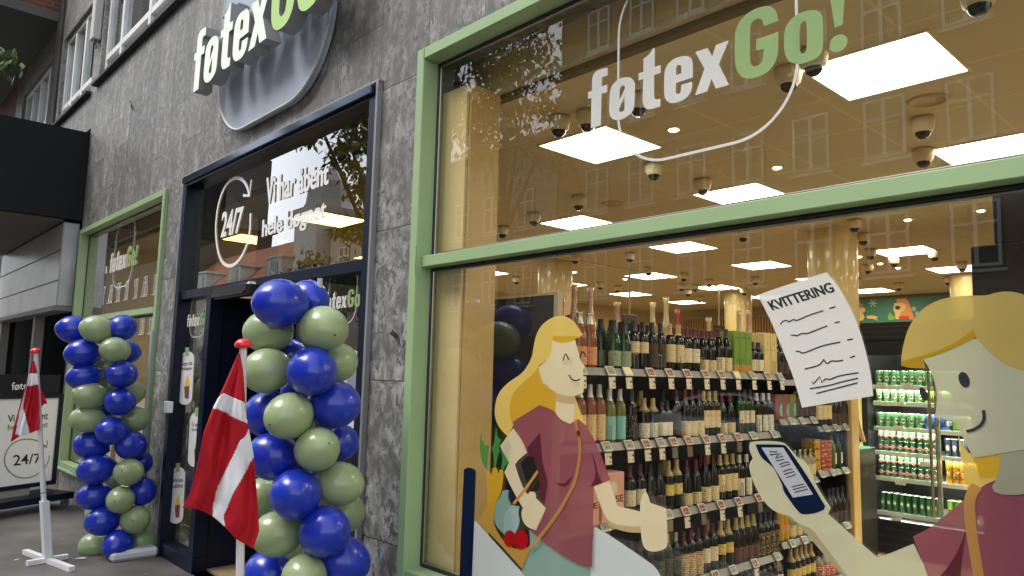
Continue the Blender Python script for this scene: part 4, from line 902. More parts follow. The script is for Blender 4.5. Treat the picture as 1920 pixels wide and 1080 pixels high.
def tag_sticker(label, cx0, cx1, top, bot, lines, seed):
    t = sticker('tag_sticker', label, loc=tuple(DP.at((cx0+cx1)/2, (top+bot)/2)))
    n = 10; hw = (cx1-cx0)/2; c = (cx0+cx1)/2; pts = []
    sl = .05
    for i in range(n+1): a = math.pi*i/n; pts.append((c+hw*math.cos(a), top+14-14*math.sin(a)-(hw*math.cos(a))*.15))
    for i in range(n+1): a = math.pi+math.pi*i/n; pts.append((c+hw*math.cos(a)-4, bot-14-14*math.sin(a)))
    b = MB().poly([[DP.at(x, y, .004) for x, y in pts]]); obj('card', b, TAGW, t)
    b = MB().poly([[DP.at(x, y, .005) for x, y in smooth_poly([(c-3.5, top-7), (c+3.5, top-8), (c+4, top+8), (c-3, top+9)])]]); obj('hanger', b, FG2 if False else mat('tag_green', S(130, 165, 110), .6), t)
    for i, s in enumerate(lines):
        y = top+(bot-top)*(.27+.10*i); b = MB(); w = hw*.74; text_quad(b, s, [(c-w, y), (c+w, y-1), (c+w, y-9), (c-w, y-8)], DP, .005, .01); obj('lettering', b, TXT_K, t)
    y = bot-26; b = MB(); b.poly([[DP.at(px, py, .005) for px, py in smooth_poly([(c-6, y-2), (c-2, y-22), (c+2, y-30), (c+4, y-20), (c+5, y-4)])]]); obj('figure_hair', b, mat('fig_yellow', S(215, 175, 70), .7), t)
    b = MB(); b.poly([[DP.at(px, py, .006) for px, py in smooth_poly([(c-5, y-8), (c+4, y-10), (c+3, y+14), (c-4, y+14)])]]); obj('figure_shirt', b, mat('fig_plum', S(120, 60, 75), .7), t)
tag_sticker('tall white tag sticker reading Scan dit betalingskort, uppermost beside the doorway', 337, 364, 659, 759, ['Scan dit', 'betalingskort'], 1)
tag_sticker('tall white tag sticker reading Ta varerne fra hylderne, middle one beside the doorway', 356, 382, 772, 876, ['Ta\' varerne', 'fra hylderne'], 2)
tag_sticker('tall white tag sticker reading Forlad bare butikken, lowest one beside the doorway', 319, 347, 876, 982, ['Forlad bare', 'butikken'], 3)
# notice behind the right door pane
t = sticker('door_notice', 'white rounded notice card on the pane right of the near balloon column', 'notice', tuple(DP.at(664, 720)))
P_ = [DP.at(x, y, .004) for x, y in smooth_poly([(640,665),(655,655),(672,658),(683,675),(686,700),(680,780),(672,800),(655,806),(640,800)])]
obj('card', MB().poly([P_]), TAGW, t)
obj('screen', MB().poly([[DP.at(x, y, .005) for x, y in [(650,684),(675,680),(671,770),(650,775)]]]), mat('card_grey', (.25, .28, .3), .4), t)

# ---- printed figures on the big window
LAY = [0]
def film(root, name, pts_or_loops, col, sm=True, lim=45, label=None):
    LAY[0] += 1; y = -.0015-.0005*LAY[0]
    loops = pts_or_loops if isinstance(pts_or_loops[0][0], (tuple, list)) and isinstance(pts_or_loops[0][0][0], (tuple, list)) else [pts_or_loops]
    L = [smooth_poly(l, True, 2, lim) if sm else l for l in loops]
    b = MB().poly([[FP.at(px, py, -y) for px, py in l] for l in L])
    b.f = [f for f in b.f]
    return obj(name, b, col, root)
def stroke(root, name, lines, w, col):
    LAY[0] += 1; b = MB()
    for l in lines: b.path([FP.at(px, py, .0015+.0005*LAY[0]) for px, py in smooth_poly(l, False, 2, 100)], w, (0, -1, 0))
    return obj(name, b, col, root)
FP = PY(.068)
cH1 = decal_mat('hair', S(224, 196, 106)); cH2 = decal_mat('hair_dark', S(214, 176, 58)); cF = decal_mat('skin', S(224, 212, 178)); cF2 = decal_mat('skin_shade', S(202, 182, 138)); cS = decal_mat('shirt', S(146, 84, 94)); cS2 = decal_mat('shirt_shade', S(104, 50, 64))
cB = decal_mat('strap', S(200, 152, 84)); cBag = decal_mat('bag', S(190, 150, 70)); cT = decal_mat('teal', S(134, 166, 160)); cT2 = decal_mat('teal_light', S(164, 190, 188)); cCar = decal_mat('carrot', S(208, 165, 48)); cGr = decal_mat('leafgreen', S(70, 140, 70)); cR = decal_mat('red', S(176, 22, 34))
cTr = decal_mat('trouser', S(140, 172, 166)); cW = decal_mat('fog', S(205, 215, 220)); cN = decal_mat('navy', S(10, 32, 68), .98); cP = decal_mat('paper', (.70, .71, .72), .99); cK = TXT_K
zD = lambda p: zoom(900, 580, .2222, p); zE = lambda p: zoom(860, 800, .2593, p); zF = lambda p: zoom(1400, 500, .2592, p); zG = lambda p: zoom(1390, 800, .27604, p); zH = lambda p: zoom(1660, 530, .25, p)
wm = sticker('shopper_decal', 'window sticker of a blonde woman in plum shirt with shopping bag giving a thumbs up', loc=(-2.4, .06, 1.2))
film(wm, 'backdrop', zE([(88,700),(100,685),(125,685),(480,1080),(520,1110),(75,1110)]), cW)
film(wm, 'backdrop', zE([(980,720),(1100,790),(1350,960),(1430,1020),(1475,1110),(940,1110)]), cW)
film(wm, 'navy_pole', zE([(38,310),(60,295),(100,300),(125,320),(112,700),(95,1110),(5,1110),(15,800)]), cN)
film(wm, 'trousers', zE([(510,745),(590,815),(650,860),(750,930),(850,985),(920,1015),(950,1010),(955,1110),(500,1110),(455,1050),(460,1020),(520,870)]), cTr)
film(wm, 'hair', zD([(690,52),(620,62),(550,105),(500,160),(470,230),(452,310),(440,400),(400,480),(350,545),(270,595),(200,650),(150,720),(128,800),(122,880),(140,960),(180,1020),(235,1075),(270,1000),(300,945),(500,815),(640,870),(640,700),(560,640),(490,480),(600,400),(620,260),(800,262),(865,215),(840,170),(800,110),(750,70)]), cH1)
film(wm, 'hair', zD([(800,735),(830,820),(860,900),(892,985),(790,950),(792,800)]), cH1)
film(wm, 'hair_shadow', zD([(495,480),(505,560),(540,630),(600,680),(652,718),(637,862),(500,805),(270,948),(250,905),(250,820),(262,740),(300,680),(370,610),(440,555)]), cH2)
film(wm, 'neck', zD([(648,715),(802,735),(797,900),(788,955),(760,968),(700,944),(650,895),(630,852)]), cF)
film(wm, 'neck_shadow', zD([(648,700),(740,730),(805,735),(800,797),(740,800),(644,780)]), cF2)
film(wm, 'face', zD([(610,262),(690,283),(800,262),(830,350),(845,430),(884,478),(868,500),(875,600),(872,700),(810,730),(740,738),(690,730),(640,700),(580,660),(560,632),(530,632),(505,560),(495,485),(540,450),(590,400),(605,340)]), cF)
film(wm, 'fringe', zD([(615,222),(690,225),(800,222),(840,232),(770,275),(690,286),(630,272),(610,250)]), cH2)
film(wm, 'bottle', zE([(318,460),(362,458),(355,520),(385,570),(380,620),(390,700),(400,780),(330,780),(270,720),(250,650),(255,560),(300,510)]), cT)
film(wm, 'bottle', zE([(385,568),(440,575),(430,620),(445,700),(400,785),(325,770),(322,650),(350,600)]), cT2)
film(wm, 'bag', zE([(145,690),(210,540),(262,600),(250,700),(290,780),(350,860),(430,890),(500,870),(522,868),(460,1030),(300,850)]), cBag)
film(wm, 'carrots', zE([(200,322),(220,318),(236,352),(245,300),(262,290),(280,305),(285,342),(295,312),(315,310),(328,330),(310,480),(265,545),(245,700),(210,600),(205,450)]), cCar)
for i, l in enumerate([[(160,40),(180,130),(225,140),(205,200),(210,312),(190,300),(165,250),(150,140)], [(270,0),(282,80),(310,95),(290,150),(300,180),(285,200),(270,290),(255,290),(250,190),(232,160),(255,130)], [(375,30),(368,110),(395,155),(370,200),(378,250),(345,275),(320,315),(305,302),(320,220),(300,160),(330,170),(335,80),(350,120)]]):
    film(wm, 'carrot_leaf', zE(l), cGr, lim=80)
for c, r in (((368, 810), (44, 62)), ((450, 818), (52, 72))):
    film(wm, 'tomato', zE([(c[0]+r[0]*math.cos(a*math.pi/10), c[1]+r[1]*math.sin(a*math.pi/10)) for a in range(20)]), cR)
sh = zD([(500,808),(570,830),(632,860),(655,905),(700,942),(760,966),(790,948),(830,925),(900,985)])+zE([(920,10),(960,50),(1000,130),(1050,260),(1097,385),(978,432),(965,1015),(920,1015),(850,985),(750,930),(650,860),(590,815),(510,745),(560,745),(632,590),(575,500),(590,420),(575,330),(540,215),(505,215),(490,180),(450,90),(405,10)])+zD([(290,1000),(272,950)])
film(wm, 'shirt', sh, cS)
film(wm, 'shirt_fold', zE([(590,40),(597,150),(605,260),(645,390),(640,450),(620,560),(575,500),(590,420),(575,330),(540,215),(505,215),(495,150)]), cS2)
film(wm, 'shirt_fold', zE([(700,405),(760,412),(800,380),(822,345),(815,385),(790,425),(760,435),(730,425)]), cS2)
film(wm, 'shirt_fold', zE([(960,180),(990,260),(1005,340),(1040,405),(978,432),(950,435),(990,370),(985,290)]), cS2)
film(wm, 'arm', zE([(978,432),(1088,393),(1120,480),(1150,575),(1240,595),(1316,615),(1316,767),(1230,765),(1150,745),(1100,720),(1060,650),(1020,560)]), cF)
film(wm, 'arm_shadow', zE([(1050,640),(1110,700),(1200,720),(1314,722),(1316,767),(1230,765),(1150,745),(1100,720)]), cF2)
film(wm, 'hand', zE([(1310,600),(1315,540),(1330,490),(1352,462),(1372,500),(1385,550),(1500,590),(1508,700),(1512,860),(1490,885),(1430,905),(1370,900),(1335,870),(1318,790)]), cF)
film(wm, 'arm', zE([(395,10),(440,70),(470,120),(495,188),(430,240),(408,275),(440,380),(480,470),(500,490),(515,470),(545,470),(560,490),(558,515),(632,590),(560,750),(500,730),(460,680),(452,620),(465,590),(430,530),(380,440),(330,330),(365,260),(330,200),(300,140)]), cF)
stroke(wm, 'strap', [zD([(800,935),(815,1000),(833,1075)])+zE([(862,30),(872,90),(878,180),(865,290),(840,400),(790,500),(720,620),(640,730),(560,830),(512,878)])], .016, cB)
stroke(wm, 'strap', [zE([(572,322),(480,455),(395,560)])], .014, cB)
stroke(wm, 'facial_line', [zD([(700,435),(710,395),(722,376),(735,392),(748,425)]), zD([(845,410),(855,370),(870,356),(885,375),(890,402)]), zD([(752,552),(765,580),(790,600),(820,602),(848,588)])], .006, cK)
rc = sticker('receipt_decal', 'white window sticker drawn as a receipt headed KVITTERING', loc=tuple(FP.at(1530, 640)))
LAY[0] = 4
film(rc, 'paper', zF([(80,205),(240,148),(400,98),(500,65),(575,42),(640,110),(710,220),(790,380),(850,560),(900,780),(915,935),(640,980),(400,1020),(340,800),(260,600),(180,400)]), cP)
LAY[0] += 1; b = MB(); text_quad(b, 'KVITTERING', zF([(190,318),(640,182),(602,112),(146,252)]), FP, .0015+.0005*LAY[0], .02, fat=1, fatw=.005); obj('lettering', b, cK, rc)
stroke(rc, 'scribble', [zF(l) for l in [[(245,418),(260,395),(295,385),(300,402),(345,378),(355,395),(450,350),(555,318)], [(598,302),(642,290)], [(320,495),(345,495),(365,502),(400,480),(430,488),(500,460),(583,428)], [(638,406),(674,398)], [(355,612),(380,612),(405,628),(440,615),(550,570),(678,545)], [(726,530),(768,523)], [(420,740),(530,715),(560,668),(570,695),(590,702),(610,680),(650,685),(697,677)], [(748,659),(785,645)],
    [(470,828),(480,850),(530,795),(545,842),(568,808),(600,820),(660,790),(810,767)], [(457,883),(590,862),(700,830),(807,807)], [(505,917),(650,880),(802,840)]]], .0042, cK)
mn = sticker('customer_decal', 'window sticker of a smiling blond man in plum shirt holding a phone', loc=tuple(FP.at(1750, 850)))
LAY[0] = 10
film(mn, 'hand_and_arm', zG([(50,150),(60,105),(110,97),(200,97),(290,105),(325,140),(385,215),(425,228),(465,280),(500,385),(608,550),(590,592),(760,745),(925,888),(1000,865),(1170,795),(1235,930),(1300,1110),(790,1110),(680,1000),(560,870),(380,650),(330,605),(270,595),(200,560),(140,490),(95,410),(60,320),(52,250),(78,215)]), decal_mat('skin_cool', S(196, 196, 168)))
film(mn, 'arm_shadow', zG([(380,650),(440,680),(480,690),(560,800),(790,1110),(770,1110),(680,1000),(560,870)]), decal_mat('skin_cool_shade', S(182, 170, 136)))
film(mn, 'phone', zG([(95,120),(290,120),(312,138),(440,320),(570,540),(560,565),(500,590),(420,598),(385,580),(285,440),(280,400),(250,340),(215,270),(130,210)]), cN)
film(mn, 'phone_screen', zG([(137,142),(285,142),(487,460),(350,482)]), cP, sm=False)
stroke(mn, 'screen_line', [zG(l) for l in [[(190,168),(225,172),(245,168)], [(190,188),(225,190),(245,182)], [(210,190),(205,200)], [(235,205),(255,185),(270,182)], [(230,215),(262,205),(285,200)], [(235,232),(290,222)], [(255,258),(300,240),(325,243)], [(265,275),(300,262),(330,255)], [(285,305),(325,290),(345,288)], [(290,325),(330,312),(360,305)], [(305,345),(345,335),(372,322)], [(340,410),(385,398),(425,390)], [(350,428),(400,415),(440,405)], [(362,447),(410,435),(452,422)]]], .003, cK)
film(mn, 'shirt', zG([(1165,745),(1300,680),(1400,590),(1530,480),(1600,440),(1650,390),(1735,360),(1990,360),(1990,1110),(1300,1110),(1235,930)]), cS)
film(mn, 'shirt_fold', zG([(1530,690),(1480,830),(1400,960),(1290,1080),(1300,1110),(1480,1110),(1500,900)]), cS2)
film(mn, 'hair', zG([(1465,0),(1470,60),(1530,170),(1580,200),(1760,120),(1752,300),(1735,360),(1650,395),(1580,450),(1545,440),(1500,280)]), cH1)
film(mn, 'hair_shadow', zG([(1560,190),(1640,180),(1756,150),(1752,300),(1735,345),(1620,350),(1600,280)]), cH2)
film(mn, 'neck', zG([(1755,150),(1990,100),(1990,440),(1900,462),(1820,465),(1760,460),(1715,440),(1702,405),(1730,365),(1750,300)]), decal_mat('skin_neck', S(172, 172, 148)))
stroke(mn, 'strap', [zG([(1600,400),(1555,470),(1548,540),(1560,700),(1590,880),(1625,1110)])], .026, cB)
film(mn, 'face', [(1731,673),(1760,664),(1800,645),(1830,632),(1870,640),(1990,700),(1990,835),(1935,840),(1826,859),(1810,830),(1796,800),(1790,790),(1770,786),(1752,783),(1757,760),(1757,730),(1745,695)], decal_mat('skin_cool', S(196, 196, 168)))
film(mn, 'hair', zH([(120,620),(118,560),(140,440),(180,320),(260,210),(360,145),(470,110),(600,95),(760,98),(820,75),(920,62),(1040,85),(1200,170),(1300,400),(1250,660),(1100,672),(1000,655),(900,615),(800,540),(730,470),(680,408),(560,470),(400,540),(285,572),(298,640),(180,640)]), decal_mat('hair_man', S(196, 174, 100)))
film(mn, 'fringe', zH([(120,590),(400,510),(560,430),(660,345),(682,408),(560,470),(400,540),(285,572),(298,645),(120,625)]), decal_mat('fringe_man', S(190, 158, 44)))
def ell(cx, cyy, a, b_, rot): return [(cx+a*math.cos(t)*math.cos(rot)-b_*math.sin(t)*math.sin(rot), cyy+a*math.cos(t)*math.sin(rot)+b_*math.sin(t)*math.cos(rot)) for t in [i*math.pi/8 for i in range(16)]]
film(mn, 'eye', zH(ell(591, 728, 40, 62, -.38)), cK); film(mn, 'eye', zH(ell(288, 835, 28, 55, -.42)), cK)
stroke(mn, 'mouth', [[(1844,769),(1846,785),(1840,797),(1826,806),(1812,809)]], .008, cK)
# ================================================================= wine rack
RX = -2.70; RB = -3.22
rack = thing('wine_rack', 'long black shelving rack for wine with grey price rails and wooden end post', 'shelf rack', (-2.95, 2.4, 0))
RKB = mat('rack_black', (.02, .019, .018), .5); RAIL = mat('rail_grey', (.26, .25, .235), .45, .3); OAK = mat('oak_post', S(214, 178, 116), .5, noise=(3, .1, (6, 6, .5)))
secs = [(.60, 2.93, [1.64, 1.225, .80, .37, .06]), (2.94, 3.54, [1.60, 1.31, .86, .43, .06]), (3.55, 4.10, [1.60, 1.24, .89, .45, .06])]
b = MB(); b.box(RB, RX-.01, .555, .585, .02, 2.02); obj('end_panel', b, RKB, rack)
b = MB(); b.box(RX-.009, RX+.02, .55, .588, .02, 2.02); b.box(RB, RX+.02, .55, .588, 2.021, 2.035); obj('end_trim', b, mat('trim_steel', S(190, 180, 155), .5, .2), rack)
b = MB(); b.box(-3.0, -2.985, .59, 4.1, .02, 1.66); obj('back_panel', b, RKB, rack)
b = MB(); b.box(RB, RX-.02, 4.102, 4.14, .02, 1.70); obj('end_panel', b, RKB, rack)
b = MB(); b.box(RX-.06, RX+.015, 4.16, 4.30, .02, 1.62, 0, .005); obj('end_post', b, OAK, rack)
for (ya, yb, zs) in secs:
    for z in zs:
        obj('shelf', MB().box(-2.984 if z < 1.5 else RB, RX-.006, ya+.001, yb-.001, z-.022, z-.001), RKB, rack)
        b = MB(); b.add([(RX-.005, ya, z+.006), (RX-.005, yb, z+.006), (RX+.02, yb, z-.036), (RX+.02, ya, z-.036)], [(0, 3, 2, 1)]); b.add([(RX-.005, ya, z+.006), (RX-.005, yb, z+.006), (RX-.005, yb, z-.036), (RX-.005, ya, z-.036), (RX+.02, ya, z-.036), (RX+.02, yb, z-.036)], [(0, 1, 2, 3), (3, 2, 5, 4)])
        obj('price_rail', b, RAIL, rack)
for yv in (2.935, 3.545): obj('divider', MB().box(-2.984, -2.955, yv-.012, yv+.012, .02, 1.6), RKB, rack)
# wire dividers on the shelf fronts
WIRE = mat('wire', (.5, .5, .48), .25, .9)
b = MB()
for z in (1.64, 1.225, .80, .37):
    y = .78
    while y < 2.9:
        b.tube((RX-.018, y, z), (RX-.018, y, z+.095), .0018, n=5); b.tube((RX-.018, y+.03, z), (RX-.018, y+.03, z+.095), .0018, n=5); b.tube((RX-.018, y, z+.095), (RX-.018, y+.03, z+.095), .0018, n=5); y += .235
obj('wire_divider', b, WIRE, rack)
obj('plexi_strip', MB().add([(RX-.004, .6, z_) for z_ in (1.22,)]*0 or [(RX+.004, .7, .80), (RX+.004, 2.9, .80), (RX+.004, 2.9, 1.08), (RX+.004, .7, 1.08)], [(0, 1, 2, 3)]), GLASS, rack) if False else None

# ---- bottles
PROF = {
 'bordeaux': [(0, .004), (.030, .0), (.037, .006), (.0375, .02), (.0375, .188), (.034, .205), (.022, .222), (.0155, .236), (.0143, .262), (.0143, .285)],
 'burgundy': [(0, .004), (.034, .0), (.0405, .006), (.041, .02), (.041, .150), (.036, .178), (.024, .212), (.0165, .240), (.0145, .262), (.0145, .285)],
 'champagne': [(0, .004), (.036, .0), (.044, .008), (.0445, .02), (.0445, .155), (.040, .185), (.026, .228), (.0175, .262), (.015, .283), (.017, .292)],
 'tall': [(0, .004), (.030, .0), (.0365, .006), (.037, .02), (.037, .198), (.033, .220), (.02, .245), (.0145, .262), (.014, .29), (.014, .31)],
 'flask': [(0, .004), (.038, .0), (.043, .006), (.043, .02), (.043, .12), (.038, .14), (.02, .16), (.014, .175), (.014, .20), (.014, .21)],
}
def gl(name, col, rough=.06): return mat('bottle_'+name, col, rough, spec=.5, coat=.1)
GD = gl('dark', (.004, .005, .003), .1); GGR = gl('green', (.010, .045, .014)); GR = gl('rose', (.26, .08, .045)); GW = gl('straw', (.16, .16, .05)); GK = gl('black', (.003, .003, .003), .1); GC = gl('clear', (.30, .27, .2)); GO = gl('orange', (.55, .30, .03)); GM = gl('ruby', (.22, .02, .02))
def LB(name, base, ink=S(120, 100, 70), thr=.60, sc=(110, 110, 150)): return print_mat('lbl_'+name, base, ink, sc, .6, thr)
CAPW = mat('cap_white', (.62, .62, .6), .35, .3); CAPG = mat('cap_gold', S(196, 168, 96), .35, .5); CAPR = mat('cap_red', (.09, .012, .015), .4); CAPK = mat('cap_black', (.015, .015, .015), .4); CAPC = mat('cap_cream', S(178, 158, 110), .5); CAPS = mat('cap_silver', (.55, .54, .5), .25, .8)
CRM = S(224, 204, 158); 
KIND = {  # shape, glass, cap, cap from, label material, label z0-z1, half angle, words
 'rose_sparkling': ('champagne', GR, CAPS, .235, LB('peach', S(214, 156, 112), S(200, 80, 30)), .02, .115, 75, 'sparkling rosé bottle with peach label'),
 'green_sparkling': ('champagne', GGR, CAPK, .215, LB('sage', S(150, 165, 135), S(90, 110, 80)), .02, .110, 75, 'green sparkling wine bottle with sage label'),
 'cream_high': ('bordeaux', GD, CAPK, .225, LB('cream', CRM), .100, .165, 85, 'dark wine bottle with wide cream upper label'),
 'black_dot': ('bordeaux', GD, CAPK, .225, LB('umber', S(62, 48, 36), S(120, 90, 60)), .02, .16, 85, 'dark wine bottle with near-black label'),
 'cream_tall': ('bordeaux', GD, CAPC, .225, LB('cream', CRM), .055, .165, 80, 'dark wine bottle with tall cream label'),
 'cream_red': ('bordeaux', GD, CAPR, .225, LB('ivory', S(232, 220, 190)), .06, .15, 80, 'dark bottle with ivory label, red capsule'),
 'burg_low': ('burgundy', GK, CAPR, .232, LB('cream2', S(215, 195, 150)), .008, .085, 85, 'broad dark bottle with low cream label'),
 'burg_neck': ('burgundy', GK, CAPR, .232, LB('cream3', S(222, 205, 165)), .01, .10, 85, 'burgundy bottle with cream label and red neck'),
 'rose_still': ('tall', GR, CAPW, .245, LB('blush', S(232, 196, 150), S(150, 110, 50)), .02, .155, 75, 'pink wine bottle with blush label'),
 'white_still': ('tall', GW, CAPW, .245, LB('aqua', S(130, 196, 200), S(190, 190, 130)), .02, .155, 75, 'pale wine bottle with aqua label'),
 'black_flower': ('bordeaux', GK, CAPK, .225, LB('black', (.015, .013, .012), S(205, 190, 140), .62), .02, .15, 80, 'black wine bottle with speckled black label'),
 'small_white': ('bordeaux', GD, CAPC, .20, LB('paper', S(225, 220, 205), (.03, .03, .03), .6), .02, .12, 75, 'slim dark bottle with white label'),
 'square_white': ('bordeaux', GK, CAPK, .225, LB('paper2', S(228, 222, 195), (.03, .03, .03), .66), .03, .13, 80, 'dark bottle with plain square ivory label'),
 'yellow_label': ('bordeaux', GK, CAPC, .20, LB('yellow', S(222, 200, 110)), .085, .15, 80, 'dark bottle with pale yellow label'),
 'burg_dark': ('burgundy', GK, CAPK, .232, LB('dusk', S(60, 46, 42), S(120, 90, 70)), .01, .10, 80, 'dark burgundy bottle with dim brown label'),
 'oval': ('bordeaux', GGR, CAPK, .22, LB('oval', S(225, 215, 195), S(150, 30, 30), .6), .07, .15, 45, 'green bottle with narrow oval white label'),
 'white_slim': ('bordeaux', GD, CAPW, .235, LB('paper', S(225, 220, 205), (.03, .03, .03), .6), .01, .13, 50, 'dark bottle with slim white label'),
 'green_label': ('bordeaux', GK, CAPS, .235, LB('moss', S(50, 62, 44), S(160, 150, 90)), .04, .15, 80, 'dark bottle with moss green label'),
 'ornate': ('bordeaux', GK, CAPR, .225, LB('ornate', S(214, 190, 140), S(120, 60, 40), .48), .005, .15, 85, 'dark bottle with large ornate tan label'),
 'zi': ('bordeaux', GK, CAPK, .225, LB('gilt', (.02, .017, .012), S(205, 175, 90), .54), .005, .16, 80, 'black bottle with gilt lettering'),
 'pink_label': ('burgundy', GK, CAPC, .215, LB('mauve', S(98, 66, 66), S(70, 44, 44)), .0, .10, 80, 'dark bottle with dusky mauve label'),
 'spirit': ('flask', GC, CAPS, .18, LB('cream', CRM), .02, .10, 70, 'stubby clear spirit bottle'),
 'orange_oil': ('tall', GO, CAPC, .28, LB('redline', S(210, 150, 60), S(150, 60, 30)), .06, .12, 60, 'tall amber liqueur bottle'),
 'red_label': ('flask', GC, CAPK, .18, LB('redlabel', S(190, 40, 40), S(235, 225, 205), .5), .02, .11, 75, 'clear spirit bottle with red label'),
}
PROTO = {}
def bottle(kind):
    if kind in PROTO: return PROTO[kind]
    shp, g, cap, cz, lb, z0, z1, ha, words = KIND[kind]; pr = PROF[shp]; t = thing('wine_bottle', '', 'bottle')
    top = pr[-1][1]
    obj('glass', MB().lathe(pr+[(0, top+.001)], n=18), g, t)
    def rad(z):
        for (r0, a), (r1, c) in zip(pr, pr[1:]):
            if a <= z <= c and c > a: return r0+(r1-r0)*(z-a)/(c-a)
        return pr[-1][0]
    zz = [cz, cz+.012]+[z for r, z in pr if z > cz+.015]; zz = sorted(set(zz)|{top})
    cp_ = [(rad(z)+.0012, z) for z in zz]+[(rad(top)+.0005, top+.004), (0, top+.0045)]
    obj('capsule', MB().lathe(cp_, n=14), cap, t)
    b = MB(); n = 14; r = rad((z0+z1)/2)+.0009; vs = []
    for i in range(n+1):
        a = R(-ha+2*ha*i/n); vs += [(r*math.cos(a), r*math.sin(a), z0), (r*math.cos(a), r*math.sin(a), z1)]
    b.add(vs, [(2*i, 2*i+2, 2*i+3, 2*i+1) for i in range(n)], 0, True); obj('label', b, lb, t)
    PROTO[kind] = t; return t
SHN = {}; HS = {'small_white': .86, 'square_white': .80, 'black_dot': 1.03, 'burg_low': .97, 'burg_neck': 1.05}
def run_px(xs, z, seq, shelf, step=.083, sec=0, back=True, front_x=RX-.055):
    """seq = [(pixel start, pixel end, kind)], bottles side by side along the rack"""
    for a, c, kind in seq:
        zc = z+.1; ya = PX(RX-.03).at(a, xs(a)).y; yb = PX(RX-.03).at(c, xs(c)).y
        st = {'champagne': .092, 'burgundy': .085, 'flask': .09}.get(KIND[kind][0], .079)
        n = max(1, round((yb-ya)/st)); st = (yb-ya)/n
        for i in range(n):
            y = ya+st*(i+.5); k = SHN.get(shelf, 0)+1; SHN[shelf] = k
            o = dup(bottle(kind), (front_x+random.uniform(-.004, .002), y, z), f'{KIND[kind][8]}, {ordw(k)} bottle along the {shelf}', R(random.uniform(-14, 14))-R(18), 'bottles on the wine rack'); o.scale = (1, 1, HS.setdefault(kind, random.uniform(.96, 1.06)))
            if back and (shelf == 'top shelf' or random.random() < .3):
                o = dup(bottle(kind), (front_x-.10, y+.004, z), f'{KIND[kind][8]}, behind the {ordw(k)} bottle, {shelf}', R(random.uniform(-20, 20)), 'bottles on the wine rack')
flat = lambda y: (lambda x: y)
run_px(flat(650), 1.64, [(1046,1082,'cream_red'),(1083,1121,'rose_sparkling'),(1146,1186,'green_sparkling'),(1184,1220,'cream_high'),(1221,1252,'black_dot'),(1253,1286,'cream_tall'),(1286,1315,'cream_red'),(1316,1345,'burg_low'),(1346,1374,'burg_neck'),(1411,1433,'square_white'),(1458,1478,'burg_dark')], 'top shelf')
run_px(flat(770), 1.225, [(1040,1104,'rose_still'),(1104,1138,'rose_still'),(1139,1177,'white_still'),(1179,1199,'black_flower'),(1205,1239,'small_white'),(1240,1262,'square_white'),(1263,1282,'black_dot'),(1284,1320,'burg_neck'),(1320,1351,'cream_tall'),(1351,1381,'burg_low'),(1386,1416,'oval'),(1418,1453,'white_slim')], 'second shelf')
run_px(flat(900), .80, [(1176,1215,'cream_red'),(1216,1250,'burg_dark'),(1250,1283,'yellow_label'),(1284,1319,'burg_low'),(1320,1350,'burg_neck'),(1350,1385,'cream_tall'),(1386,1412,'white_slim'),(1413,1468,'black_dot')], 'third shelf')
run_px(flat(1000), .37, [(1150,1212,'burg_dark'),(1213,1250,'green_label'),(1250,1281,'green_label'),(1281,1320,'ornate'),(1320,1349,'cream_red'),(1349,1378,'yellow_label'),(1380,1424,'pink_label'),(1425,1463,'zi')], 'fourth shelf')
run_px(flat(1075), .06, [(1250,1400,'burg_dark'),(1400,1470,'cream_red')], 'bottom shelf', back=False)
# second and third bays
run_px(flat(745), 1.31, [(1490,1530,'black_dot')], 'middle bay upper shelf'); run_px(flat(770), 1.24, [(1534,1560,'cream_tall'),(1561,1590,'burg_dark')], 'end bay upper shelf')
run_px(flat(850), .86, [(1470,1528,'spirit')], 'middle bay second shelf', back=False)
run_px(flat(1000), .43, [(1462,1480,'orange_oil'),(1482,1528,'spirit')], 'middle bay third shelf', back=False); run_px(flat(950), .45, [(1555,1595,'burg_dark')], 'end bay third shelf')
run_px(flat(1060), .06, [(1484,1530,'yellow_label'),(1535,1592,'red_label')], 'floor shelf of the far bays', back=False)
for p in PROTO.values(): pass
# gift boxes on the top shelf
def carton(label, y0, y1, z0, z1, m, x0=-2.84, x1=-2.725, extra=None, txt=None):
    t = thing('gift_box', label, 'box', ((x0+x1)/2, (y0+y1)/2, z0)); obj('carton', MB().box(x0, x1, y0, y1, z0+.001, z1, bev=.003), m, t)
    if extra: obj('band', MB().box(x0+.001, x1+.0012, y0-.0012, y1+.0012, z0+.002, z0+extra[0]), extra[1], t)
    return t
gb = mat('box_green', S(108, 146, 52), .5); ob = mat('box_orange', S(196, 140, 44), .5); cb = mat('box_cream', S(216, 190, 132), .6)
ys = [PX(-2.725).at(x, 650).y for x in (1376, 1387, 1398, 1410)]
for i in range(3):
    t = carton(f'green bottle gift box with orange foot, {ordw(i+1)} from left of the trio', ys[i]+.002, ys[i+1]-.002, 1.64, 1.935, gb, extra=(.06, ob))
    ym = (ys[i]+ys[i+1])/2; b = MB()
    b.path([(-2.7243, ym-.03, 1.885), (-2.7243, ym-.015, 1.893), (-2.7243, ym, 1.882), (-2.7243, ym+.015, 1.893), (-2.7243, ym+.03, 1.885)], .006, (1, 0, 0)); b.path([(-2.7243, ym+.01, 1.72), (-2.7243, ym+.01, 1.745)], .008, (1, 0, 0)); obj('emblem', b, mat('box_ink', S(70, 100, 30), .6), t)
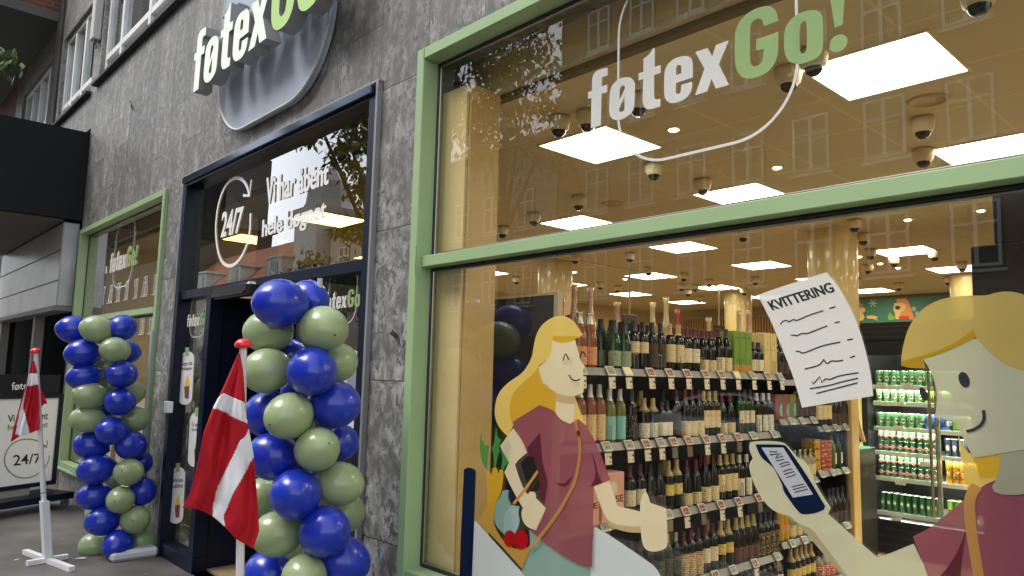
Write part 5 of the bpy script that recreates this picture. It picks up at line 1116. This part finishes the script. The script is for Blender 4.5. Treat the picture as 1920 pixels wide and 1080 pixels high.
for i, (a, c) in enumerate([(1433, 1445), (1445.5, 1457)]):
    ya, yb = PX(-2.725).at(a, 650).y, PX(-2.725).at(c, 650).y
    t = carton(f'cream bottle gift box beside the green trio, {["left", "right"][i]} of the pair', ya+.002, yb-.002, 1.64, 1.945, cb)
    ym = (ya+yb)/2; b = MB(); b.path([(-2.7243, ym-.015, 1.86), (-2.7243, ym, 1.885), (-2.7243, ym+.015, 1.86), (-2.7243, ym-.015, 1.86)], .004, (1, 0, 0)); b.path([(-2.7243, ya+.004, 1.82), (-2.7243, yb-.004, 1.82)], .003, (1, 0, 0)); obj('emblem', b, mat('box_brown', S(140, 100, 50), .6), t)
# pink wine cartons low on the left
pk = mat('box_pink', S(222, 168, 150), .6)
for i, (px0, px1, z0, z1, lab) in enumerate([(1128, 1174, .80, 1.03, 'pink rosé wine carton, the smaller one behind the plum sleeve'), (1146, 1178, .80, 1.0, '')]):
    pass
def pinkbox(label, y0, y1, z0, z1, x0, x1, txt):
    t = thing('wine_carton', label, 'carton', ((x0+x1)/2, (y0+y1)/2, z0)); obj('carton', MB().box(x0, x1, y0, y1, z0+.001, z1, bev=.004), pk, t)
    h = z1-z0; ym = (y0+y1)/2; b = MB(); pts = [(x1+.0008, ym+.035*math.cos(a*math.pi/10), z1-h*.30+.032*math.sin(a*math.pi/10)) for a in range(20)]; b.poly([pts]); obj('picture', b, mat('carton_picture', S(215, 210, 200), .6), t)
    if txt: b = MB(); text_quad(b, txt, [(x1+.001, y0+.012, z0+h*.40), (x1+.001, y1-.012, z0+h*.40), (x1+.001, y1-.012, z0+h*.54), (x1+.001, y0+.012, z0+h*.54)], bold=.02); obj('lettering', b, mat('carton_ink', S(70, 24, 30), .6), t)
ya, yb = PX(-2.66).at(1134, 950).y, PX(-2.66).at(1176, 950).y
pinkbox('pink wine carton lettered ROSE under the thumbs-up arm', ya, yb, .80, 1.07, -2.80, -2.68, 'ROSE')
pinkbox('smaller pink wine carton standing behind the one lettered ROSE', ya-.03, ya+.17, .801, 1.12, -2.95, -2.82, '')
pinkbox('pink wine carton at the far left of the third shelf', ya-.26, ya-.02, .80, 1.03, -2.80, -2.68, 'ROSE')
# magnums and long-necked bottles standing on the far side of the rack top
GMAG = gl('magnum_rose', (.48, .27, .18)); GMG2 = gl('magnum_red', (.40, .07, .06)); GMG3 = gl('magnum_straw', (.50, .40, .20))
mags = [(1077, 533, GMAG), (1107, 540, GMAG), (1157, 567, GMAG), (1224, 567, GMG3), (1249, 558, GMG3), (1270, 580, GMG2), (1329, 596, GMG3), (1385, 582, GMG3), (1403, 582, GMAG), (1052, 560, GMG2)]
for i, (px, py, g) in enumerate(mags):
    q = PX(-3.13).at(px, py); h = max(.30, q.z-1.64)
    t = thing('magnum_bottle', f'long-necked {"rosé" if g is GMAG else "red" if g is GMG2 else "straw"} magnum, {ordw(sorted([m[0] for m in mags]).index(px)+1)} from left along the rack top', 'bottle', (-3.13, q.y, 1.64), 'large bottles on the back of the rack top')
    s = h/.5
    obj('glass', MB().lathe([(0, 1.641), (.04, 1.641), (.048, 1.65), (.048, 1.64+.22*s), (.04, 1.64+.27*s), (.024, 1.64+.32*s), (.017, 1.64+.38*s), (.018, 1.64+.46*s), (.024, 1.64+.5*s), (0, 1.64+.501*s)], (-3.13, q.y, 0), 18), g, t)
    obj('label', MB().lathe([(.0488, 1.68), (.0488, 1.64+.15*s)], (-3.13, q.y, 0), 18), LB('cream', CRM), t)
# hanging sign rods
for i, (px, ptop, pbot, pw) in enumerate([(1180, 500, 590, .12), (1348, 538, 610, .12)]):
    q = PX(-6.55).at(px, pbot); t = thing('sign_rod', ['thin cream rod holding a black card holder behind the sparkling wines', 'thin cream rod holding a black card holder left of the green gift boxes'][i], 'sign rod', (q.x, q.y, q.z))
    obj('rod', MB().tube((q.x, q.y, q.z), (q.x, q.y, H-.021), .014, n=8), CAPC, t); obj('card_holder', MB().box(q.x-.012, q.x+.012, q.y-.16, q.y+.16, q.z-.16, q.z-.001, bev=.003), CAPK, t)
# ---- price tags clipped on the rails
TAGP = mat('tag_frame', (.66, .64, .60), .5); SCR = [print_mat('scr_grey', S(150, 148, 130), (.08, .08, .07), (200, 200, 90), .4, .52), print_mat('scr_red', S(130, 40, 34), S(205, 190, 160), (200, 200, 90), .4, .56), mat('scr_lit', S(238, 228, 165), .4)]
FLAGP = print_mat('flag', S(226, 218, 200), (.05, .04, .04), (160, 160, 80), .6, .6); FLAGK = mat('flag_grey', S(112, 98, 84), .6)
def ptag(si, fl):
    t = thing('price_tag', '', 'price tag'); dn = Vector((.025, 0, -.042)).normalized(); nr = Vector((.042, 0, .025)).normalized()
    def q(yy, d, o): return Vector((0, yy, 0))+dn*d+nr*o
    b = MB(); b.obox(q(-.036, -.008, .003), (0, .072, 0), dn*.058, nr*.007); obj('casing', b, TAGP, t)
    b = MB(); b.add([q(-.029, -.002, .0108), q(.029, -.002, .0108), q(.029, .042, .0108), q(-.029, .042, .0108)], [(0, 3, 2, 1)]); obj('display', b, SCR[si], t)
    if fl: b = MB(); b.obox(Vector((.030, -.026, -.112)), (0, .056, 0), (.0015, 0, 0), (-.006, 0, .064)); obj('card', b, FLAGP if fl == 1 else FLAGK, t)
    return t
TP = {}
rows = [(1.64, 'top rail', [(1088, 0, 1), (1143, 0, 1), (1175, 2, 1), (1218, 1, 1), (1254, 1, 1), (1287, 1, 1), (1321, 1, 1), (1351, 1, 1), (1380, 2, 1), (1410, 0, 1), (1438, 1, 1), (1462, 0, 1)], 705),
        (1.225, 'second rail', [(1136, 0, 1), (1178, 0, 1), (1210, 1, 1), (1237, 0, 1), (1261, 1, 2), (1289, 1, 2), (1322, 1, 1), (1352, 1, 1), (1382, 1, 2), (1411, 0, 0), (1450, 0, 0)], 830),
        (.80, 'third rail', [(1133, 0, 2), (1252, 0, 2), (1284, 1, 1), (1315, 1, 2), (1350, 1, 1), (1383, 1, 1), (1421, 1, 2)], 950),
        (.37, 'fourth rail', [(1285, 0, 0), (1340, 1, 1), (1373, 0, 0), (1414, 1, 1), (1456, 0, 2)], 1058),
        (1.31, 'middle bay upper rail', [(1483, 0, 0), (1503, 0, 0), (1524, 0, 0)], 790), (1.24, 'end bay upper rail', [(1548, 0, 0), (1567, 0, 0), (1585, 0, 0)], 803), (.86, 'middle bay second rail', [(1525, 0, 0)], 890), (.89, 'end bay second rail', [(1540, 0, 0), (1560, 0, 0), (1583, 0, 0)], 885), (.43, 'middle bay third rail', [(1484, 0, 0), (1507, 0, 0)], 1010), (.45, 'end bay third rail', [(1586, 0, 0)], 983)]
for z, nm, tags, py in rows:
    for i, (px, si, fl) in enumerate(tags):
        if (si, fl) not in TP: TP[(si, fl)] = ptag(si, fl)
        y = PX(RX+.01).at(px, py).y
        dup(TP[(si, fl)], (RX, y, z+.004), f'{["grey", "red", "pale lit"][si]} shelf price tag, {ordw(i+1)} from left on the {nm}', 0, 'price tags clipped to the wine rack')
for t in TP.values(): remove(t)
# packs in the middle and end bays
def pack(label, y0, y1, z0, z1, m, cat='box', name='snack_box', txtm=None):
    t = thing(name, label, cat, (RX-.08, (y0+y1)/2, z0)); obj('carton', MB().box(RX-.14, RX-.03, y0, y1, z0+.001, z1, bev=.003), m, t); return t
yl = lambda px, py: PX(RX-.03).at(px, py).y
for k in range(3):
    z = .891+.0; a, c = yl(1528, 850), yl(1539, 850)
    pack(f'yellow snack box, {["bottom", "middle", "top"][k]} of the stack in the end bay', max(a, 3.56), c, .89+.085*k, .89+.085*k+.083, print_mat('yellowbox', S(190, 150, 40), S(120, 50, 30), (60, 60, 60), .5, .55))
for k in range(2):
    a, c = yl(1540, 850), yl(1560, 850)
    pack(f'red snack box, {["lower", "upper"][k]} one in the end bay', a, c-.004, .89+.12*k, .89+.12*k+.118, print_mat('redbox', S(150, 26, 24), S(230, 190, 150), (60, 60, 60), .5, .55))
for k in range(2):
    a, c = yl(1562+k*11, 850), yl(1573+k*11, 850); ym = (a+c)/2
    t = thing('oil_bottle', f'green oil bottle with white label, {["left", "right"][k]} of the pair in the end bay', 'bottle', (RX-.07, ym, .89)); obj('glass', MB().lathe([(0, .891), (.036, .891), (.038, .9), (.038, 1.05), (.03, 1.09), (.014, 1.12), (.014, 1.16), (0, 1.161)], (RX-.07, ym, 0), 16), GGR if k else gl('olive', (.10, .14, .02)), t)
    obj('label', MB().box(RX-.0312, RX-.03, ym-.015, ym+.015, .93, 1.02), LB('paper', S(225, 220, 205)), t)
# mauve gift boxes with blue discs on the second shelf
mv = mat('box_mauve', S(128, 70, 58), .5); aq = mat('disc_aqua', S(110, 180, 165), .5); ol = mat('box_olive', S(120, 110, 40), .5)
for k, (a, c, m_) in enumerate([(1454, 1467, mv), (1467.5, 1480, mv), (1481, 1493, ol)]):
    ya, yb = PX(-2.725).at(a, 770).y, PX(-2.725).at(c, 770).y
    z0 = 1.225 if yb < 2.95 else 1.31
    t = carton(f'tall {"mauve" if k < 2 else "olive"} gift box with half-round aqua disc, {ordw(k+1)} from left beside the phone', ya+.001, yb-.001, z0, 1.225+.27, m_); ym = yb
    b = MB(); pts = [(-2.7241, ym-.002-.042*math.sin(i*math.pi/10), 1.38+.05*math.cos(i*math.pi/10)) for i in range(11)]; b.poly([pts]); obj('disc', b, aq, t)
# ================================================================= beer fridge
FY = 5.20; X0 = -2.97
fr = thing('drinks_fridge', 'black refrigerated wall unit with lit shelves of beer and steel door handles', 'fridge', (-1.2, 5.5, 0))
FX1 = 1.2
b = MB(); b.box(X0-.06, FX1, FY, FY+.9, 2.0, 2.18, 0, .01); b.box(X0-.06, FX1, FY-.0, FY+.05, 1.86, 1.999); b.box(X0-.06, X0, FY, FY+.9, .02, 1.999); b.box(FX1-.05, FX1, FY, FY+.9, .02, 1.999); b.box(X0, FX1-.05, FY+.80, FY+.9, .02, 1.999)
b.box(X0, FX1-.05, FY+.02, FY+.8, .02, .33)
obj('cabinet', b, mat('fridge_black', (.014, .014, .014), .3), fr)
b = MB()
for z in (2.03, 2.08, 2.13): b.box(X0-.02, FX1, FY-.012, FY-.001, z, z+.012)
for z in (.10, .17, .24, .31): b.box(X0+.02, FX1-.06, FY+.005, FY+.018, z, z+.02)
obj('grille', b, mat('grille_dark', (.05, .05, .05), .35, .5), fr)
FL = emis('fridge_tube', (.95, 1, .90), 38)
shz = [1.585, 1.43, 1.19, .96, .72, .40]
for z in shz:
    obj('fridge_shelf', MB().box(X0+.02, FX1-.06, FY+.10, FY+.75, z-.03, z-.012), mat('shelf_white', (.6, .62, .6), .4), fr)
    obj('shelf_edge', MB().box(X0+.02, FX1-.06, FY+.085, FY+.099, z-.045, z-.004, bev=.002), mat('edge_white', (.75, .76, .72), .4), fr)
    obj('shelf_lamp', MB().box(X0+.04, FX1-.08, FY+.102, FY+.118, z-.044, z-.034), FL, fr)
obj('top_lamp', MB().box(X0+.04, FX1-.08, FY+.08, FY+.12, 1.96, 1.975), FL, fr)
for xx in (-2.41,):
    b = MB(); b.tube((xx, FY-.03, .42), (xx, FY-.03, 1.72), .014, n=12); b.tube((xx+.05, FY-.03, .42), (xx+.05, FY-.03, 1.72), .010, n=12); b.tube((xx, FY-.03, 1.70), (xx, FY+.01, 1.70), .008, n=8); b.tube((xx, FY-.03, .44), (xx, FY+.01, .44), .008, n=8); obj('handle', b, CHROME, fr)
b = MB(); 
for xx in (-2.36, -1.5, -.6, .3): b.box(xx-.012, xx+.012, FY+.0, FY+.04, .34, 1.859)
obj('door_frame', b, mat('alu', (.35, .35, .35), .3, .8), fr)
pane(fr, X0+.02, FX1-.06, .34, 1.858, FY+.012, glass_mat('fridge_glass', (.95, .97, .95), 1.0), 'glass_door')
b = MB(); text_box(b, 'ØLIVER', -2.66, -2.42, 1.93, 1.96, FY-.0125, .02); obj('lettering', b, mat('faint_ink', (.05, .05, .05), .5), fr)
# cans
CG = mat('can_green', (.13, .30, .13), .25, .35); CD = mat('can_darkgreen', (.05, .15, .06), .3, .3); CE = mat('can_emblem', (.7, .7, .62), .4); CRD = mat('can_redoval', (.45, .05, .04), .4); CSI = mat('can_silver', (.7, .7, .68), .25, .9); CGO = mat('can_gold', S(226, 170, 50), .3, .5); CBL = mat('can_blue', (.08, .18, .5), .3, .3)
def can_mesh(h, r, em):
    b = MB(); b.lathe([(0, .003), (r*.8, .001), (r, .008), (r, h-.012), (r*.86, h-.003)], n=18, mi=0); b.lathe([(r*.86, h-.003), (r*.86, h), (r*.8, h), (r*.78, h-.004), (0, h-.004)], n=18, mi=2)
    if em:
        for (hw, zz0, zz1, mi, o) in ((.62, .30, .66, 1, .0006), (.40, .40, .56, 3, .0012)):
            n = 12; cz = (zz0+zz1)/2*h; hz = (zz1-zz0)/2*h; ring = []
            for i in range(n): a = 2*math.pi*i/n; th = -math.pi/2+hw*math.cos(a); z = cz+hz*math.sin(a); ring.append(((r+o)*math.cos(th), (r+o)*math.sin(th), z))
            c = (0, -(r+o), cz); b.add([c]+ring, [(0, 1+i, 1+(i+1) % n) for i in range(n)], mi)
    return b
def can_proto(m, e1, e2, h=.145, em=True): return obj('drink_can', can_mesh(h, .032, em), [m, e1, CSI, e2])
cp1 = can_proto(CG, CE, CD); cp2 = can_proto(CG, CE, mat('can_brown', (.16, .05, .03), .4)); cp3 = can_proto(CD, CE, CG); cp4 = can_proto(CBL, CE, CE); cp5 = can_proto(mat('can_lime', (.22, .42, .05), .3, .3), CE, CRD)
def canrow(z, seq, shelf, sc_=1.0):
    x = X0+.055; k = 0
    for proto, n, col in seq:
        for i in range(n):
            for d in (0, 1):
                o = proto.copy(); C.objects.link(o); o.location = (x, FY+.15+.075*d, z-.010); o.rotation_euler = (0, 0, R(random.uniform(-25, 25)+30)); o.scale = (1, 1, sc_)
                if d == 0: k += 1
                tag(o, f'{col} can, {ordw(k)} from left in {"front" if d == 0 else "rear"} row, {shelf} fridge shelf', 'can', 'single cans in the fridge')
            x += .0715
        x += .012
canrow(1.585, [(cp1, 3, 'green and white'), (cp2, 3, 'green and brown'), (cp1, 4, 'bright green')], 'top')
canrow(1.43, [(cp2, 6, 'green with brown emblem'), (cp5, 3, 'lime green')], 'second', .8)
canrow(1.19, [(cp1, 6, 'light green'), (cp4, 3, 'blue and white'), (cp5, 2, 'lime and blue')], 'third', .95)
for q in (cp1, cp2, cp3, cp4, cp5): bpy.data.objects.remove(q)
PT = .0555
def pack6(label, x, y, z, m, e1, e2, name='can_pack', txt=None, n=3, h=.118, band=None):
    t = thing(name, label, 'can pack', (x, y, z))
    for d in range(2):
        for i in range(n):
            if d == 1 and i > 0 and n > 3: continue
            b = can_mesh(h, .0272, True); b.v = [v+Vector((x+i*PT, y+d*PT, z)) for v in b.v]; obj('can', b, [m, e1, CSI, e2], t)
    if band: 
        obj('sleeve', MB().box(x-.028, x+(n-1)*PT+.028, y-.0288, y+.085, z+h*.36, z+h*.48, bev=.004), band, t)
    obj('shrink_wrap', MB().box(x-.0285, x+(n-1)*PT+.0285, y-.0285, y+.085, z+h*.97, z+h*.985), m, t)
    if txt: b = MB(); text_box(b, txt, x-.005, x+(n-1)*PT+.005, z+h*.40, z+h*.72, y-.029, .03); obj('lettering', b, mat('guld_ink', (.15, .09, .02), .5), t)
    return t
RB_ = mat('pack_redband', (.40, .05, .04), .35)
for (z, nm) in ((.96-.24+.0, 'fifth'),):
    pass
cols_ = [X0+.06+.175*i for i in range(3)]
for z, nm in ((.96-.012, 'fourth'), (.72-.012, 'fifth')):
    for i, x in enumerate(cols_[:3]):
        for lv in range(2):
            pack6(f'dark green six-pack with red band, {ordw(i+1)} from left, {["lower", "upper"][lv]} layer on the {nm} fridge shelf', x, FY+.16, z+lv*.104, CD, CE, CRD, h=.102, band=RB_)
x = -2.325
t = pack6('blue and silver can pack on the fourth fridge shelf right of the handles', x, FY+.16, .96-.012, mat('can_black', (.03, .05, .09), .3, .3), CE, CE, h=.16)
for i in range(2):
    for lv in range(2): pack6(f'gold GULD six-pack, {["left", "right"][i]} one of the {["lower", "upper"][lv]} layer on the fifth fridge shelf', x+i*.175, FY+.16, .72-.012+lv*.104, CGO, CGO, CGO, txt='GULD', h=.102)
for i in range(3):
    pack6(f'green soft-drink pack, {ordw(i+1)} from left on the lowest fridge shelf', cols_[i], FY+.16, .40-.012, mat('can_soft', (.02, .10, .03), .2, .2), CG, CE, h=.17)
pack6('lime soft-drink pack with red emblem on the lowest fridge shelf right of the handles', x, FY+.16, .40-.012, mat('can_lime', (.22, .42, .05), .3, .3), CE, CRD, h=.17)
# fridge price strips
for k, (px, py) in enumerate([(1653, 721), (1700, 722), (1660, 757), (1687, 757), (1685, 802), (1690, 853), (1735, 870), (1688, 905), (1680, 969)]):
    q = PY(FY+.08).at(px, py); t = tag(obj('shelf_ticket', MB().box(q.x-.045, q.x+.045, FY+.076, FY+.0835, q.z-.02, q.z+.018), print_mat('ticket', S(235, 230, 205), (.1, .09, .08), (120, 120, 90), .5, .6)), f'small cream price ticket on the fridge shelf edge, {ordw(k+1)} counted downward', 'price ticket')
# pillar by the fridge with green tip, and the card sign
b = MB(); pl = thing('checkout_pillar', 'waist-high dark brown pillar standing between the wine rack and the fridge', 'pillar', (-2.87, 4.9, 0))
obj('body', MB().box(-3.02, -2.86, 4.72, 5.08, .02, 1.0, bev=.006), mat('pillar_brown', (.022, .017, .012), .35), pl)
obj('led_strip', MB().box(-3.0, -2.88, 4.74, 5.0, 1.001, 1.008), emis('led_green', (.1, .9, .25), .8), pl)
cs = PY(4.55); b = MB(); pts = [(1577,735),(1601,735),(1603,760),(1622,828),(1600,832),(1592,800)]; b.poly([[cs.at(*p) for p in pts]], extrude=(0, .02, 0)); t = thing('card_sign', 'beige cut-out card sign with black figure above the brown pillar', 'sign', tuple(cs.at(1600, 830)))
obj('card', b, [OAK, OAK], t); b = MB(); b.poly([[cs.at(x, y, .002) for x, y in [(1601,790),(1607,793),(1612,820),(1616,828),(1606,826),(1602,808)]]]); obj('figure', b, CAPK, t)
# mural band at the back wall
mu = thing('wall_mural', 'teal mural strip with two cartoon faces and snowflakes above the fridge', 'mural', (-4.5, 11.28, 2.8)); MP = PY(11.28)
b = MB().box(-6.2, 3.0, 11.285, 11.30, 2.3, 3.07); obj('panel', b, mat('mural_teal', S(66, 124, 104), .6), mu)
Z4 = lambda p: zoom(1350, 300, .2969, p)
def mur(name, pts, c, o): obj(name, MB().poly([[MP.at(*p, o) for p in smooth_poly(Z4(pts))]]), c, mu)
mskin = mat('mural_skin', S(240, 200, 130), .6); mhair = mat('mural_hair', S(190, 130, 60), .6); mora = mat('mural_orange', S(232, 150, 70), .6); mred = mat('mural_red', S(205, 60, 50), .6)
mur('face', [(838,930),(880,920),(915,935),(918,955),(900,965),(915,990),(900,1015),(850,1012),(838,990)], mskin, .002); mur('hair', [(835,905),(870,895),(905,912),(900,932),(838,936)], mhair, .004); mur('hand', [(925,985),(960,980),(1000,990),(985,1000),(1000,1015),(960,1000),(930,1003)], mskin, .002)
mur('hair', [(1115,880),(1170,870),(1190,890),(1228,1000),(1222,1008),(1130,1008),(1110,960)], mora, .002); mur('face', [(1100,905),(1150,900),(1175,915),(1165,950),(1140,960),(1140,1005),(1108,1005),(1105,960),(1095,950)], mskin, .004); mur('mouth', [(1106,920),(1142,924),(1130,945),(1108,944)], mat('mural_dark', (.05, .02, .02), .6), .006); mur('collar', [(1130,985),(1190,985),(1200,1008),(1130,1008)], mred, .006); mur('cactus', [(1060,985),(1075,962),(1090,985),(1104,990),(1100,1010),(1062,1010)], mat('mural_green', S(130, 190, 60), .6), .006)
b = MB()
for cx, cyy, r in ((965, 905, 26), (1225, 940, 16), (1245, 970, 16)):
    for k in range(3):
        a = k*math.pi/3; b.path([MP.at(*Z4([(cx-r*math.cos(a), cyy-r*math.sin(a))])[0], .002), MP.at(*Z4([(cx+r*math.cos(a), cyy+r*math.sin(a))])[0], .002)], .02, (0, -1, 0))
obj('snowflake', b, mat('mural_pale', S(170, 205, 180), .6), mu)
# black display boards standing right behind the glass at the right
bd = thing('display_board', 'black stepped back side of a display board behind the glass at the right edge', 'display board', (.2, .2, 0))
obj('board', MB().box(-.66, 1.1, .17, .20, .6, 2.0, bev=.003), BLACK, bd); obj('board_top', MB().box(-.60, 1.1, .172, .198, 2.002, 2.14, bev=.003), BLACK, bd)
for p in PROTO.values(): remove(p)
